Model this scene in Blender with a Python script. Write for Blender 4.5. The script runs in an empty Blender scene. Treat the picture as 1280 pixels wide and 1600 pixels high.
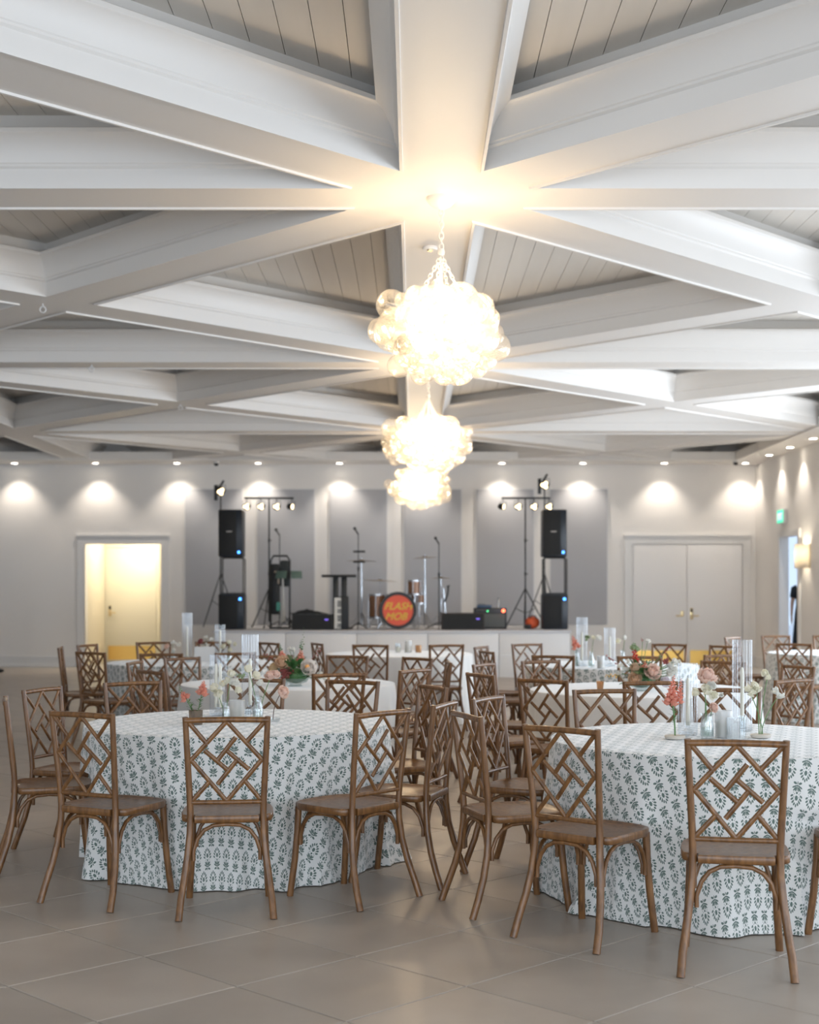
import bpy, bmesh, math, random
from mathutils import Vector, Matrix
random.seed(7)
PI = math.pi
scene = bpy.context.scene
col = scene.collection
R = math.radians

# ------------------------------------------------------------------ camera
EYE = 1.5                      # eye height above the tiles
FPX, VPX, VPY = 2200.0, 645.0, 921.0   # focal length and vanishing point in photo pixels (1280 x 1600)
cam_d = bpy.data.cameras.new('camera')
cam = bpy.data.objects.new('camera', cam_d); col.objects.link(cam)
cam.location = (0, 0, EYE); cam.rotation_euler = (R(90), 0, 0)
cam_d.sensor_width = 36; cam_d.lens = FPX / 1600 * 36
cam_d.shift_x = -(VPX - 640) / 1600; cam_d.shift_y = (VPY - 800) / 1600
cam_d.clip_start = .05; cam_d.clip_end = 300
cam_d.dof.use_dof = True; cam_d.dof.focus_distance = 6.7; cam_d.dof.aperture_fstop = 2.8
scene.camera = cam

# ------------------------------------------------------------------ world, daylight, exposure
scene.view_settings.view_transform = 'Standard'; scene.view_settings.look = 'None'
scene.view_settings.gamma = 1; scene.view_settings.use_curve_mapping = False
scene.view_settings.exposure = 0.84
scene.cycles.max_bounces = 6; scene.cycles.diffuse_bounces = 3; scene.cycles.glossy_bounces = 2
world = bpy.data.worlds.new('sky'); scene.world = world; world.use_nodes = True
bg = world.node_tree.nodes['Background']
bg.inputs[0].default_value = (.62, .78, 1, 1); bg.inputs[1].default_value = .68

def area(name, loc, rot, sx, sy, power, colr):
    l = bpy.data.lights.new(name, 'AREA'); l.shape = 'RECTANGLE'; l.size = sx; l.size_y = sy
    l.energy = power; l.color = colr
    o = bpy.data.objects.new(name, l); col.objects.link(o); o.location = loc; o.rotation_euler = rot
    return o
# daylight entering through the glazed doors of the right-hand and rear walls
XR, XL, YB, YR = 6.65, -12.79, 27.3, -4.31      # room: right, left, back (stage) wall, wall behind the camera
WIN = [(-3.4, .2), (1.5, 5.1), (6.4, 10.0), (11.3, 14.9), (16.2, 19.8)]
WTOP = 3.1
DAY = (.79, .89, 1.0)
for (a, b), pw in zip(WIN, (70, 70, 72, 105, 140)):
    area('daylight', (XR - .02, (a + b) / 2, WTOP / 2 + .05), (R(90), 0, R(90)), b - a - .1, WTOP - .2, pw, DAY)
RWIN = [(-11.5, -8.0), (-6.8, -3.2), (-2.0, 1.6), (2.6, 6.0)]
for a, b in RWIN:
    area('daylight', ((a + b) / 2, YR + .02, WTOP / 2 + .05), (R(90), 0, 0), b - a - .1, WTOP - .2, 88, DAY)

# ------------------------------------------------------------------ helpers
def X(px, Y): return (px - VPX) * Y / FPX
def Zh(py, Y): return EYE + (VPY - py) * Y / FPX

class MB:
    """collects vertices and faces of one mesh"""
    def __init__(s): s.v = []; s.f = []; s.m = None
    def add(s, vs, fs):
        o = len(s.v); s.v += [tuple(v) for v in vs]; s.f += [tuple(i + o for i in f) for f in fs]; return s
    def box(s, x0, x1, y0, y1, z0, z1):
        return s.add([(x0,y0,z0),(x1,y0,z0),(x1,y1,z0),(x0,y1,z0),(x0,y0,z1),(x1,y0,z1),(x1,y1,z1),(x0,y1,z1)],
                     [(0,3,2,1),(4,5,6,7),(0,1,5,4),(1,2,6,5),(2,3,7,6),(3,0,4,7)])
    def bbox(s, x0, x1, y0, y1, z0, z1, b=.01):
        """box with chamfered edges"""
        bm = bmesh.new(); bmesh.ops.create_cube(bm, size=1)
        for v in bm.verts:
            v.co = (x0 + (v.co.x + .5) * (x1 - x0), y0 + (v.co.y + .5) * (y1 - y0), z0 + (v.co.z + .5) * (z1 - z0))
        bmesh.ops.bevel(bm, geom=bm.edges[:], offset=b, segments=2, affect='EDGES', profile=.5)
        bm.verts.index_update()
        s.add([v.co[:] for v in bm.verts], [[v.index for v in f.verts] for f in bm.faces]); bm.free(); return s
    def tube(s, pts, r, n=8, cap=True, flat=None):
        pts = [Vector(p) for p in pts]; rs = r if isinstance(r, (list, tuple)) else [r] * len(pts)
        vs, fs = [], []; ref = None
        for i, p in enumerate(pts):
            d = (pts[min(i+1, len(pts)-1)] - pts[max(i-1, 0)]).normalized()
            if ref is None:
                ref = Vector((0, 1, 0)) if abs(d.y) < .8 else Vector((1, 0, 0))
            a = d.cross(ref)
            if a.length < 1e-4: a = d.cross(Vector((1, 0, 0)))
            a.normalize(); b = a.cross(d).normalized(); ref = b
            k = flat if flat else 1
            for j in range(n):
                t = 2 * PI * j / n
                vs.append(p + a * math.cos(t) * rs[i] + b * math.sin(t) * rs[i] * k)
        for i in range(len(pts) - 1):
            for j in range(n):
                fs.append((i*n+j, i*n+(j+1)%n, (i+1)*n+(j+1)%n, (i+1)*n+j))
        if cap:
            fs.append(tuple(range(n))[::-1]); fs.append(tuple((len(pts)-1)*n + j for j in range(n)))
        return s.add(vs, fs)
    def lathe(s, prof, n=24, c=(0,0,0), closed=False, flute=0, fn=0):
        vs, fs = [], []
        for (r, z) in prof:
            for j in range(n):
                t = 2 * PI * j / n
                rr = r * (1 + flute * math.cos(fn * t)) if flute else r
                vs.append((c[0] + rr * math.cos(t), c[1] + rr * math.sin(t), c[2] + z))
        m = len(prof)
        for i in range(m if closed else m - 1):
            k = (i + 1) % m
            for j in range(n):
                fs.append((i*n+j, i*n+(j+1)%n, k*n+(j+1)%n, k*n+j))
        if not closed:
            if prof[0][0] > 1e-5: fs.append(tuple(range(n))[::-1])
            if prof[-1][0] > 1e-5: fs.append(tuple((m-1)*n + j for j in range(n)))
        return s.add(vs, fs)
    def ico(s, c, r, sub=1, sq=(1,1,1), rot=None):
        bm = bmesh.new(); bmesh.ops.create_icosphere(bm, subdivisions=sub, radius=1)
        bm.verts.index_update()
        vs = []
        for v in bm.verts:
            p = Vector((v.co.x*sq[0], v.co.y*sq[1], v.co.z*sq[2])) * r
            if rot: p = rot @ p
            vs.append(p + Vector(c))
        s.add(vs, [[v.index for v in f.verts] for f in bm.faces]); bm.free(); return s
    def prism(s, pts, z0, z1):
        n = len(pts)
        return s.add([(p[0], p[1], z0) for p in pts] + [(p[0], p[1], z1) for p in pts],
            [tuple(range(n))[::-1], tuple(range(n, 2*n))] + [(i, (i+1)%n, n+(i+1)%n, n+i) for i in range(n)])
    def move(s, M):
        s.v = [tuple(M @ Vector(v)) for v in s.v]; return s
    def mesh(s, name, mat, smooth=35, uv=None):
        me = bpy.data.meshes.new(name); me.from_pydata(s.v, [], s.f); me.update()
        if mat is not None: me.materials.append(mat)
        if smooth:
            me.shade_smooth(); me.set_sharp_from_angle(angle=R(smooth))
        if uv:
            lay = me.uv_layers.new(name='flat')
            for l in me.loops: lay.data[l.index].uv = uv[l.vertex_index]
        return me

def link(name, data, parent=None, loc=None, rz=None):
    o = bpy.data.objects.new(name, data); col.objects.link(o)
    if parent is not None: o.parent = parent
    if loc is not None: o.location = loc
    if rz is not None: o.rotation_euler = (0, 0, rz)
    return o
def tag(o, label, cat, group=None):
    o['label'] = label; o['category'] = cat
    if group: o['group'] = group
    return o
def thing(name, label, cat, loc=(0,0,0), rz=0, group=None):
    return tag(link(name, None, None, loc, rz), label, cat, group)
def struct(name, me):
    o = link(name, me); o['kind'] = 'structure'; return o
def mk(mb, name, mat, parent=None, smooth=35, loc=None, rz=None):
    return link(name, mb.mesh(name, mat, smooth), parent, loc, rz)

# ------------------------------------------------------------------ materials
MATS = {}
def mat(name, colr, rough=.5, metal=0, bump=0, bscale=50, var=0, vscale=3, spec=.5, coat=0, emit=None, es=0, coord='Object', stretch=(1,1,1), sheen=0, thin=0):
    if name in MATS: return MATS[name]
    m = bpy.data.materials.new(name); m.use_nodes = True; nt = m.node_tree; b = nt.nodes['Principled BSDF']
    c4 = (*colr, 1)
    b.inputs['Base Color'].default_value = c4; b.inputs['Roughness'].default_value = rough
    b.inputs['Metallic'].default_value = metal; b.inputs['Specular IOR Level'].default_value = spec
    b.inputs['Coat Weight'].default_value = coat; b.inputs['Coat Roughness'].default_value = .2
    if sheen: b.inputs['Sheen Weight'].default_value = sheen
    if emit: b.inputs['Emission Color'].default_value = (*emit, 1); b.inputs['Emission Strength'].default_value = es
    if var or bump:
        tc = nt.nodes.new('ShaderNodeTexCoord'); mp = nt.nodes.new('ShaderNodeMapping'); mp.inputs['Scale'].default_value = stretch
        nt.links.new(tc.outputs[coord], mp.inputs[0])
    if var:
        n = nt.nodes.new('ShaderNodeTexNoise'); n.inputs['Scale'].default_value = vscale; n.inputs['Detail'].default_value = 6
        nt.links.new(mp.outputs[0], n.inputs['Vector'])
        mx = nt.nodes.new('ShaderNodeMix'); mx.data_type = 'RGBA'
        mx.inputs[6].default_value = (*[c * (1 - var) for c in colr], 1); mx.inputs[7].default_value = (*[min(1, c * (1 + var)) for c in colr], 1)
        nt.links.new(n.outputs[0], mx.inputs[0]); nt.links.new(mx.outputs[2], b.inputs['Base Color'])
    if bump:
        n2 = nt.nodes.new('ShaderNodeTexNoise'); n2.inputs['Scale'].default_value = bscale; n2.inputs['Detail'].default_value = 4
        nt.links.new(mp.outputs[0], n2.inputs['Vector'])
        bp = nt.nodes.new('ShaderNodeBump'); bp.inputs['Strength'].default_value = bump; bp.inputs['Distance'].default_value = .01
        nt.links.new(n2.outputs[0], bp.inputs['Height']); nt.links.new(bp.outputs[0], b.inputs['Normal'])
    if thin:      # petals let light through
        tl = nt.nodes.new('ShaderNodeBsdfTranslucent'); tl.inputs[0].default_value = c4
        if var: nt.links.new(mx.outputs[2], tl.inputs[0])
        ms = nt.nodes.new('ShaderNodeMixShader'); ms.inputs[0].default_value = thin
        nt.links.new(b.outputs[0], ms.inputs[1]); nt.links.new(tl.outputs[0], ms.inputs[2]); nt.links.new(ms.outputs[0], nt.nodes['Material Output'].inputs[0])
    MATS[name] = m; return m

def glass(name, colr=(1,1,1), opacity=.08, tint=(.94,.96,.97), rough=.03, diffuse=0, edge=.4):
    """thin clear glass: see-through with bright rims (and a little frosting)"""
    if name in MATS: return MATS[name]
    m = bpy.data.materials.new(name); m.use_nodes = True; nt = m.node_tree
    for n in list(nt.nodes): nt.nodes.remove(n)
    out = nt.nodes.new('ShaderNodeOutputMaterial'); tr = nt.nodes.new('ShaderNodeBsdfTransparent'); tr.inputs[0].default_value = (*tint, 1)
    gl = nt.nodes.new('ShaderNodeBsdfGlossy'); gl.inputs['Roughness'].default_value = rough; gl.inputs[0].default_value = (*colr, 1)
    lw = nt.nodes.new('ShaderNodeLayerWeight'); lw.inputs[0].default_value = .35
    mr = nt.nodes.new('ShaderNodeMapRange'); mr.inputs[3].default_value = opacity; mr.inputs[4].default_value = edge
    nt.links.new(lw.outputs['Facing'], mr.inputs[0])
    mix = nt.nodes.new('ShaderNodeMixShader'); nt.links.new(mr.outputs[0], mix.inputs[0])
    nt.links.new(tr.outputs[0], mix.inputs[1]); nt.links.new(gl.outputs[0], mix.inputs[2]); last = mix
    if diffuse:
        tl = nt.nodes.new('ShaderNodeBsdfTranslucent'); tl.inputs[0].default_value = (*colr, 1)
        df = nt.nodes.new('ShaderNodeBsdfDiffuse'); df.inputs[0].default_value = (*colr, 1)
        ad = nt.nodes.new('ShaderNodeMixShader'); ad.inputs[0].default_value = .5
        nt.links.new(tl.outputs[0], ad.inputs[1]); nt.links.new(df.outputs[0], ad.inputs[2])
        m2 = nt.nodes.new('ShaderNodeMixShader'); m2.inputs[0].default_value = diffuse
        nt.links.new(mix.outputs[0], m2.inputs[1]); nt.links.new(ad.outputs[0], m2.inputs[2]); last = m2
    nt.links.new(last.outputs[0], out.inputs[0]); MATS[name] = m; return m

PAINT = mat('semi gloss white paint', (.84, .805, .765), .46, bump=.02, bscale=30)
WALL = mat('white wall paint', (.86, .835, .81), .65, bump=.02, bscale=60)
TRIM = mat('white trim paint', (.80, .79, .78), .4)
PLANK = mat('painted ceiling plank', (.80, .75, .685), .5, var=.06, vscale=2, stretch=(4, .4, 1))
DARKGAP = mat('roof void', (.12, .12, .12), .9)
PANEL = mat('grey acoustic cloth', (.50, .505, .53), .95, bump=.15, bscale=300)
GROUT = mat('pale grout', (.52, .49, .45), .8)
BLACK = mat('matte black plastic', (.012, .014, .016), .55)
BLACKMETAL = mat('black metal tube', (.015, .017, .018), .4)
CHROME = mat('chrome', (.5, .52, .55), .28, 1)
BRASS = mat('brass plate', (.75, .48, .14), .35, 1)
GOLD = mat('brushed gold lever', (.72, .58, .33), .3, 1)

class Ex:
    """tiny expression builder over Math nodes"""
    nt = None
    def __init__(s, sock): s.s = sock
    @staticmethod
    def node(op, *a):
        n = Ex.nt.nodes.new('ShaderNodeMath'); n.operation = op
        for i, x in enumerate(a):
            if isinstance(x, Ex): Ex.nt.links.new(x.s, n.inputs[i])
            else: n.inputs[i].default_value = x
        return Ex(n.outputs[0])
    def __add__(s, o): return Ex.node('ADD', s, o)
    def __sub__(s, o): return Ex.node('SUBTRACT', s, o)
    def __mul__(s, o): return Ex.node('MULTIPLY', s, o)
    def __truediv__(s, o): return Ex.node('DIVIDE', s, o)
    def floor(s): return Ex.node('FLOOR', s)
    def abs(s): return Ex.node('ABSOLUTE', s)
    def lt(s, o): return Ex.node('LESS_THAN', s, o)
    def max(s, o): return Ex.node('MAXIMUM', s, o)
    def min(s, o): return Ex.node('MINIMUM', s, o)

def wood_mat():
    m = mat('walnut stained wood', (.19, .092, .042), .36, coat=.25)
    nt = m.node_tree; b = nt.nodes['Principled BSDF']
    tc = nt.nodes.new('ShaderNodeTexCoord'); mp = nt.nodes.new('ShaderNodeMapping'); mp.inputs['Scale'].default_value = (14, 14, 3)
    n = nt.nodes.new('ShaderNodeTexNoise'); n.inputs['Scale'].default_value = 3; n.inputs['Detail'].default_value = 8; n.inputs['Distortion'].default_value = .6
    cr = nt.nodes.new('ShaderNodeValToRGB'); e = cr.color_ramp.elements
    e[0].position = .3; e[0].color = (.100, .040, .011, 1); e[1].position = .72; e[1].color = (.262, .120, .038, 1)
    nt.links.new(tc.outputs['Object'], mp.inputs[0]); nt.links.new(mp.outputs[0], n.inputs['Vector'])
    nt.links.new(n.outputs[0], cr.inputs[0]); nt.links.new(cr.outputs[0], b.inputs['Base Color'])
    return m
WOOD = wood_mat()

def cloth_mat(name, motif):
    m = mat(name, (.80, .79, .765), .8, sheen=.7); nt = m.node_tree; b = nt.nodes['Principled BSDF']
    tc = nt.nodes.new('ShaderNodeTexCoord')
    nz = nt.nodes.new('ShaderNodeTexNoise'); nz.inputs['Scale'].default_value = 900
    bp = nt.nodes.new('ShaderNodeBump'); bp.inputs['Strength'].default_value = .08; bp.inputs['Distance'].default_value = .002
    nt.links.new(tc.outputs['UV'], nz.inputs['Vector']); nt.links.new(nz.outputs[0], bp.inputs['Height']); nt.links.new(bp.outputs[0], b.inputs['Normal'])
    if not motif: return m
    Ex.nt = nt
    sp = nt.nodes.new('ShaderNodeSeparateXYZ'); nt.links.new(tc.outputs['UV'], sp.inputs[0])
    U, V = Ex(sp.outputs[0]), Ex(sp.outputs[1])
    W, H = .078, .115
    row = (V / H).floor(); v = V - (row + .5) * H
    sh = row * .58; sh = (sh - sh.floor()) * W
    u0 = U + sh; colm = (u0 / W).floor(); u = (u0 - (colm + .5) * W).abs()
    g = None
    # leaves of one sprig (mirrored): centre, lean from upright, half length, half width
    for x, y, an, hl, hw in ((.0092, .0435, 24, .0074, .0041), (.0165, .0345, 38, .0080, .0044), (.0215, .0225, 50, .0082, .0045), (.0235, .0085, 54, .0080, .0045),
                             (.0066, -.0210, 12, .0104, .0035), (.0130, -.0215, 36, .0110, .0038), (.0172, -.0305, 60, .0090, .0037), (.0090, -.0345, 64, .0088, .0034), (.0125, -.0480, 112, .0090, .0052)):
        dx, dy = math.sin(R(an)), math.cos(R(an)); p_, q_ = u - x, v - y
        e1_, e2_ = (p_ * dx + q_ * dy) / hl, (p_ * dy - q_ * dx) / hw
        k_ = (e1_ * e1_ + e2_ * e2_).lt(1.0); g = k_ if g is None else g.max(k_)
    for x, y, rx, ry in ((0, .050, .0038, .0074), (0, .017, .0076, .0112), (0, -.0055, .0050, .0054), (0, -.028, .0020, .0165), (0, -.0500, .0026, .0062), (.0115, -.0005, .0020, .0024), (.0165, -.0065, .0018, .0022), (.0112, .027, .0017, .0034), (.0135, .013, .0019, .0028)):
        p_, q_ = (u - x) / rx, (v - y) / ry; g = g.max((p_ * p_ + q_ * q_).lt(1.0))
    fac = g * .9
    mx = nt.nodes.new('ShaderNodeMix'); mx.data_type = 'RGBA'
    mx.inputs[6].default_value = (.80, .79, .765, 1); mx.inputs[7].default_value = (.045, .105, .082, 1)
    nt.links.new(fac.s, mx.inputs[0]); nt.links.new(mx.outputs[2], b.inputs['Base Color'])
    return m
CLOTH_LEAF = cloth_mat('white cotton with green leaf block print', True)
CLOTH_WHITE = cloth_mat('plain white linen', False)

def tile_mat():
    m = mat('taupe porcelain tile', (.33, .30, .265), .36); nt = m.node_tree; b = nt.nodes['Principled BSDF']
    ge = nt.nodes.new('ShaderNodeNewGeometry'); oi = nt.nodes.new('ShaderNodeObjectInfo')
    n = nt.nodes.new('ShaderNodeTexNoise'); n.inputs['Scale'].default_value = 2.2; n.inputs['Detail'].default_value = 7
    nt.links.new(ge.outputs['Position'], n.inputs['Vector'])
    cr = nt.nodes.new('ShaderNodeValToRGB'); e = cr.color_ramp.elements
    e[0].position = .3; e[0].color = (.41, .35, .295, 1); e[1].position = .75; e[1].color = (.52, .45, .385, 1)
    hv = nt.nodes.new('ShaderNodeHueSaturation'); mr = nt.nodes.new('ShaderNodeMapRange'); mr.inputs[3].default_value = .9; mr.inputs[4].default_value = 1.08
    nt.links.new(oi.outputs['Random'], mr.inputs[0]); nt.links.new(mr.outputs[0], hv.inputs['Value'])
    nt.links.new(n.outputs[0], cr.inputs[0]); nt.links.new(cr.outputs[0], hv.inputs['Color']); nt.links.new(hv.outputs[0], b.inputs['Base Color'])
    r2 = nt.nodes.new('ShaderNodeMapRange'); r2.inputs[3].default_value = .28; r2.inputs[4].default_value = .45
    nt.links.new(n.outputs[0], r2.inputs[0]); nt.links.new(r2.outputs[0], b.inputs['Roughness'])
    return m
TILE = tile_mat()

# ------------------------------------------------------------------ floor: 24 inch tiles laid on the diagonal
fl = struct('floor', MB().box(XL, 14, YR, 34, -.1, -.004).mesh('floor', GROUT, 0))
S = .612; P0 = Vector((-.665, 5.32)); e1 = Vector((1, 1)).normalized() * S; e2 = Vector((-1, 1)).normalized() * S
tile_me = MB()
g = .0035
tb = bmesh.new(); bmesh.ops.create_cube(tb, size=1)
for v_ in tb.verts: v_.co = (v_.co.x * (S - 2*g), v_.co.y * (S - 2*g), -.006 + v_.co.z * .012)
bmesh.ops.bevel(tb, geom=[e for e in tb.edges if all(v_.co.z > -.001 for v_ in e.verts)], offset=.002, segments=1, affect='EDGES')
tb.verts.index_update(); tile_me.add([v_.co[:] for v_ in tb.verts], [[v_.index for v_ in f.verts] for f in tb.faces]); tb.free()
tmesh = tile_me.mesh('tile', TILE, 0)
cells = []
for i in range(-45, 60):
    for j in range(-45, 60):
        c = P0 + e1 * (i + .5) + e2 * (j + .5)
        if XL + .45 < c.x < XR - .44 and YR + .45 < c.y < YB - .44:
            vis = c.y > 4.2 and abs(c.x) < c.y * .305 + .6
            cells.append((0 if vis else 1, c.y, c))
cells.sort(key=lambda t: (t[0], t[1]))
rest = MB()
for k, (_, _, c) in enumerate(cells):
    if k < 300:
        link('tile', tmesh, fl, (c.x, c.y, 0), R(45))
    else:
        Mx = Matrix.Translation((c.x, c.y, 0)) @ Matrix.Rotation(R(45), 4, 'Z')
        rest.add([tuple(Mx @ Vector(v_)) for v_ in tile_me.v], tile_me.f)
o = mk(rest, 'tiles_beyond', TILE, fl, 0); o['kind'] = 'stuff'

# ------------------------------------------------------------------ ceiling: star-shaped lattice of beams over plank panels
CZ = EYE + 2.463
DXC, DYC, HX0, HY0 = 6.48, 6.58, .17, 8.85
ceil = struct('ceiling', MB().box(XL - .3, XR + .3, YR - .3, YB + 3, CZ + .47, CZ + .57).mesh('ceiling', DARKGAP, 0))
PROF = [(0, 0), (.226, 0), (.229, -.013), (.247, -.013), (.250, 0), (.250, .105), (.258, .110), (.268, .116), (.268, .130), (.276, .136),
        (.282, .165), (.293, .200), (.312, .235), (.338, .265), (.362, .282), (.372, .286), (.378, .292), (.378, .318), (.372, .322), (.245, .325), (.240, .45)]
def inset_corner(P, Q, Rr, d):
    a = (Q - P).normalized(); b = (Rr - P).normalized(); bis = (a + b).normalized()
    half = math.acos(max(-1, min(1, a.dot(b)))) / 2
    return P + bis * d / math.sin(half)
beams = {}; tris = []
for i in range(-2, 1):
    for j in range(-2, 3):
        x0, x1 = HX0 + i * DXC, HX0 + (i + 1) * DXC; y0, y1 = HY0 + j * DYC, HY0 + (j + 1) * DYC
        A, B, C, D = Vector((x0, y0)), Vector((x1, y0)), Vector((x1, y1)), Vector((x0, y1)); M = Vector(((x0+x1)/2, (y0+y1)/2))
        for q, (P, Q) in enumerate(((A, B), (B, C), (C, D), (D, A))):
            tris.append((P, Q, M, i, j, q))
for (P, Q, M, i, j, q) in tris:
    for (a, b, c) in ((P, Q, M), (Q, M, P), (M, P, Q)):
        key = tuple(sorted(((round(a.x, 2), round(a.y, 2)), (round(b.x, 2), round(b.y, 2)))))
        mb = beams.setdefault(key, MB())
        vs = []
        for d, z in PROF:
            p = inset_corner(a, b, c, d) if d else a; r_ = inset_corner(b, c, a, d) if d else b
            vs += [(p.x, p.y, CZ + z), (r_.x, r_.y, CZ + z)]
        mb.add(vs, [(2*k+1, 2*k, 2*k+2, 2*k+3) for k in range(len(PROF) - 1)])
for mb in beams.values(): mk(mb, 'beam', PAINT, ceil, 30)
def clip(poly, n, d):
    out = []
    for k in range(len(poly)):
        a, b = poly[k], poly[(k + 1) % len(poly)]; da, db = a.dot(n) - d, b.dot(n) - d
        if da <= 0: out.append(a)
        if da * db < 0: out.append(a + (b - a) * (da / (da - db)))
    return out
PW = .172; other = MB()
for (P, Q, M, i, j, q) in tris:
    T3 = [inset_corner(P, Q, M, .2), inset_corner(Q, M, P, .2), inset_corner(M, P, Q, .2)]
    single = (q == 1 and i == -1 or q == 3 and i == 0) and j >= -1
    lo, hi = min(p.x for p in T3), max(p.x for p in T3)
    k0, k1 = math.floor((lo - HX0) / PW), math.ceil((hi - HX0) / PW)
    for k in range(k0, k1):
        s0, s1 = HX0 + k * PW + .002, HX0 + (k + 1) * PW - .002
        poly = clip(clip(T3, Vector((1, 0)), s1), Vector((-1, 0)), -s0)
        if len(poly) < 3: continue
        mb = MB() if single else other
        mb.prism([(p.x, p.y) for p in poly], CZ + .435, CZ + .455)
        if single: mk(mb, 'plank', PLANK, ceil, 0)
o = mk(other, 'planks_beyond', PLANK, ceil, 0); o['kind'] = 'stuff'
# small ring hooks screwed under the beam crossings, and a detector ring under the middle beam
def ring_mesh(r, t, n=14, m=6):
    mb = MB(); vs = []; fs = []
    for a in range(n):
        for b in range(m):
            A, B = 2*PI*a/n, 2*PI*b/m
            vs.append(((r + t*math.cos(B))*math.cos(A), t*math.sin(B), (r + t*math.cos(B))*math.sin(A)))
    for a in range(n):
        for b in range(m): fs.append((a*m+b, ((a+1)%n)*m+b, ((a+1)%n)*m+(b+1)%m, a*m+(b+1)%m))
    return mb.add(vs, fs)
ringm = ring_mesh(.026, .006).tube([(0,0,.026),(0,0,.05)], .006, 6).mesh('ring_hook', TRIM)
for hx, hy, lab in ((HX0 - DXC/2 - .12, HY0 + DYC/2, 'white ring hook under the nearest left beam crossing'),
                    (HX0 - DXC/2 - .45, HY0 + DYC, 'white ring hook under the left crossbeam of the second row'),
                    (HX0 - DXC/2 - .02, HY0 + 1.5*DYC, 'white ring hook under the farther left beam crossing')):
    tag(link('ring_hook', ringm, None, (hx, hy, CZ - .05)), lab, 'hook', 'ring hooks under the beams')
Yd = 2200 * 2.463 / (921 - 386)
dt = thing('ceiling_detector', 'small round detector under the middle beam behind the nearest chandelier chain', 'detector', (X(672, Yd), Yd, CZ))
mk(MB().lathe([(.05, 0), (.055, -.012), (.05, -.022)], 20), 'body', TRIM, dt)
mk(MB().lathe([(.022, -.022), (.02, -.03), (.0, -.03)], 16), 'cap', GOLD, dt)

# ------------------------------------------------------------------ walls
def wall_with_holes(u0, u1, z1, holes):
    """rectangles (u0,u1,z0,z1) of a wall left after cutting the holes (ua, ub, za, zb)"""
    out = []; cuts = sorted(holes); x = u0
    for a, b, za, zb in cuts:
        if a > x: out.append((x, a, 0, z1))
        if za > 0: out.append((a, b, 0, za))
        out.append((a, b, zb, z1)); x = b
    out.append((x, u1, 0, z1)); return out
ZT = CZ + .5
DL0, DL1, DTOP = X(133, YB), X(252, YB), Zh(850, YB)       # doorway on the left of the stage wall
mb = MB()
for a, b, z0, z1 in wall_with_holes(XL, XR + .2, ZT, [(DL0, DL1, 0, DTOP)]): mb.box(a, b, YB, YB + .2, z0, z1)
wb = struct('wall_back', mb.mesh('wall_back', WALL, 0))
# vestibule behind that doorway
YV = 29.1
mb = MB(); mb.box(DL0 - .2, DL0, YB + .2, YV, 0, 2.9).box(DL1, DL1 + .2, YB + .2, YV, 0, 2.9).box(DL0 - .2, DL1 + .2, YV, YV + .2, 0, 2.9).box(DL0 - .2, DL1 + .2, YB + .2, YV, 2.7, 2.9)
struct('wall_vestibule', mb.mesh('wall_vestibule', mat('vestibule paint with warm light tint', (.80, .74, .62), .6), 0))  # cream tint puts the vestibule's warm light into the wall colour
RD0, RD1, RDT = 24.22, 25.42, 2.44                         # doorway in the right wall
mb = MB()
for a, b, z0, z1 in wall_with_holes(YR, YB, ZT, [(a, b, .05, WTOP) for a, b in WIN] + [(RD0, RD1, 0, RDT)]): mb.box(XR, XR + .14, a, b, z0, z1)
struct('wall_right', mb.mesh('wall_right', WALL, 0))
struct('wall_left', MB().box(XL - .2, XL, YR, YB, 0, ZT).mesh('wall_left', WALL, 0))
mb = MB()
for a, b, z0, z1 in wall_with_holes(XL, XR, ZT, [(a, b, .05, WTOP) for a, b in RWIN]): mb.box(a, b, YR - .2, YR, z0, z1)
struct('wall_rear', mb.mesh('wall_rear', WALL, 0))
def glazing(name, a, b, horiz):
    mb = MB(); pane = MB(); w = .06
    def bar(u0, u1, z0, z1, t=.03, m=None):
        m = mb if m is None else m
        if horiz: m.box(u0, u1, YR - .1 - t, YR - .1 + t, z0, z1)
        else: m.box(XR + .07 - t, XR + .07 + t, u0, u1, z0, z1)
    for k in range(5):
        u = a + (b - a - w) * k / 4; bar(u, u + w, .05, WTOP)
    for z in (.05, .9, 1.65, 2.4, WTOP - w): bar(a, b, z, z + w, .026)
    wn = struct(name, mb.mesh(name, TRIM, 0))
    bar(a, b, .05, WTOP, .003, pane); mk(pane, 'pane', glass('window glass', opacity=.05), wn, 0)
n = 0
for a, b in WIN: n += 1; glazing('window_%d' % n, a, b, False)
for a, b in RWIN: n += 1; glazing('window_%d' % n, a, b, True)

# soffits that carry the wall washing downlights
SZ = CZ - .04
struct('trim_1', MB().box(XL, XR, 26.4, YB, SZ, CZ + .12).mesh('trim_1', PAINT, 0))
struct('trim_2', MB().box(XR - .6, XR, YR, 26.4, SZ, CZ + .12).mesh('trim_2', PAINT, 0))
# baseboards
def board(name, boxes):
    mb = MB()
    for b in boxes: mb.box(*b)
    struct(name, mb.mesh(name, TRIM, 0))
dr0, dr1 = X(974, YB), X(1173, YB)
sx0, sx1 = X(335, 24), X(891, 24)
for nm, segs in (('baseboard_back', [(XL, DL0 - .17), (DL1 + .16, dr0), (dr1, XR)]),):
    board(nm, [bb for a, b in segs for bb in ((a, b, YB - .02, YB, 0, .20), (a, b, YB - .03, YB, 0, .05), (a, b, YB - .028, YB, .185, .205))])
board('baseboard_right', [bb for a, b in [(WIN[-1][1] + .1, RD0 - .12), (RD1 + .12, YB - .03)] for bb in ((XR - .02, XR, a, b, 0, .2), (XR - .03, XR, a, b, 0, .05))])

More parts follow.
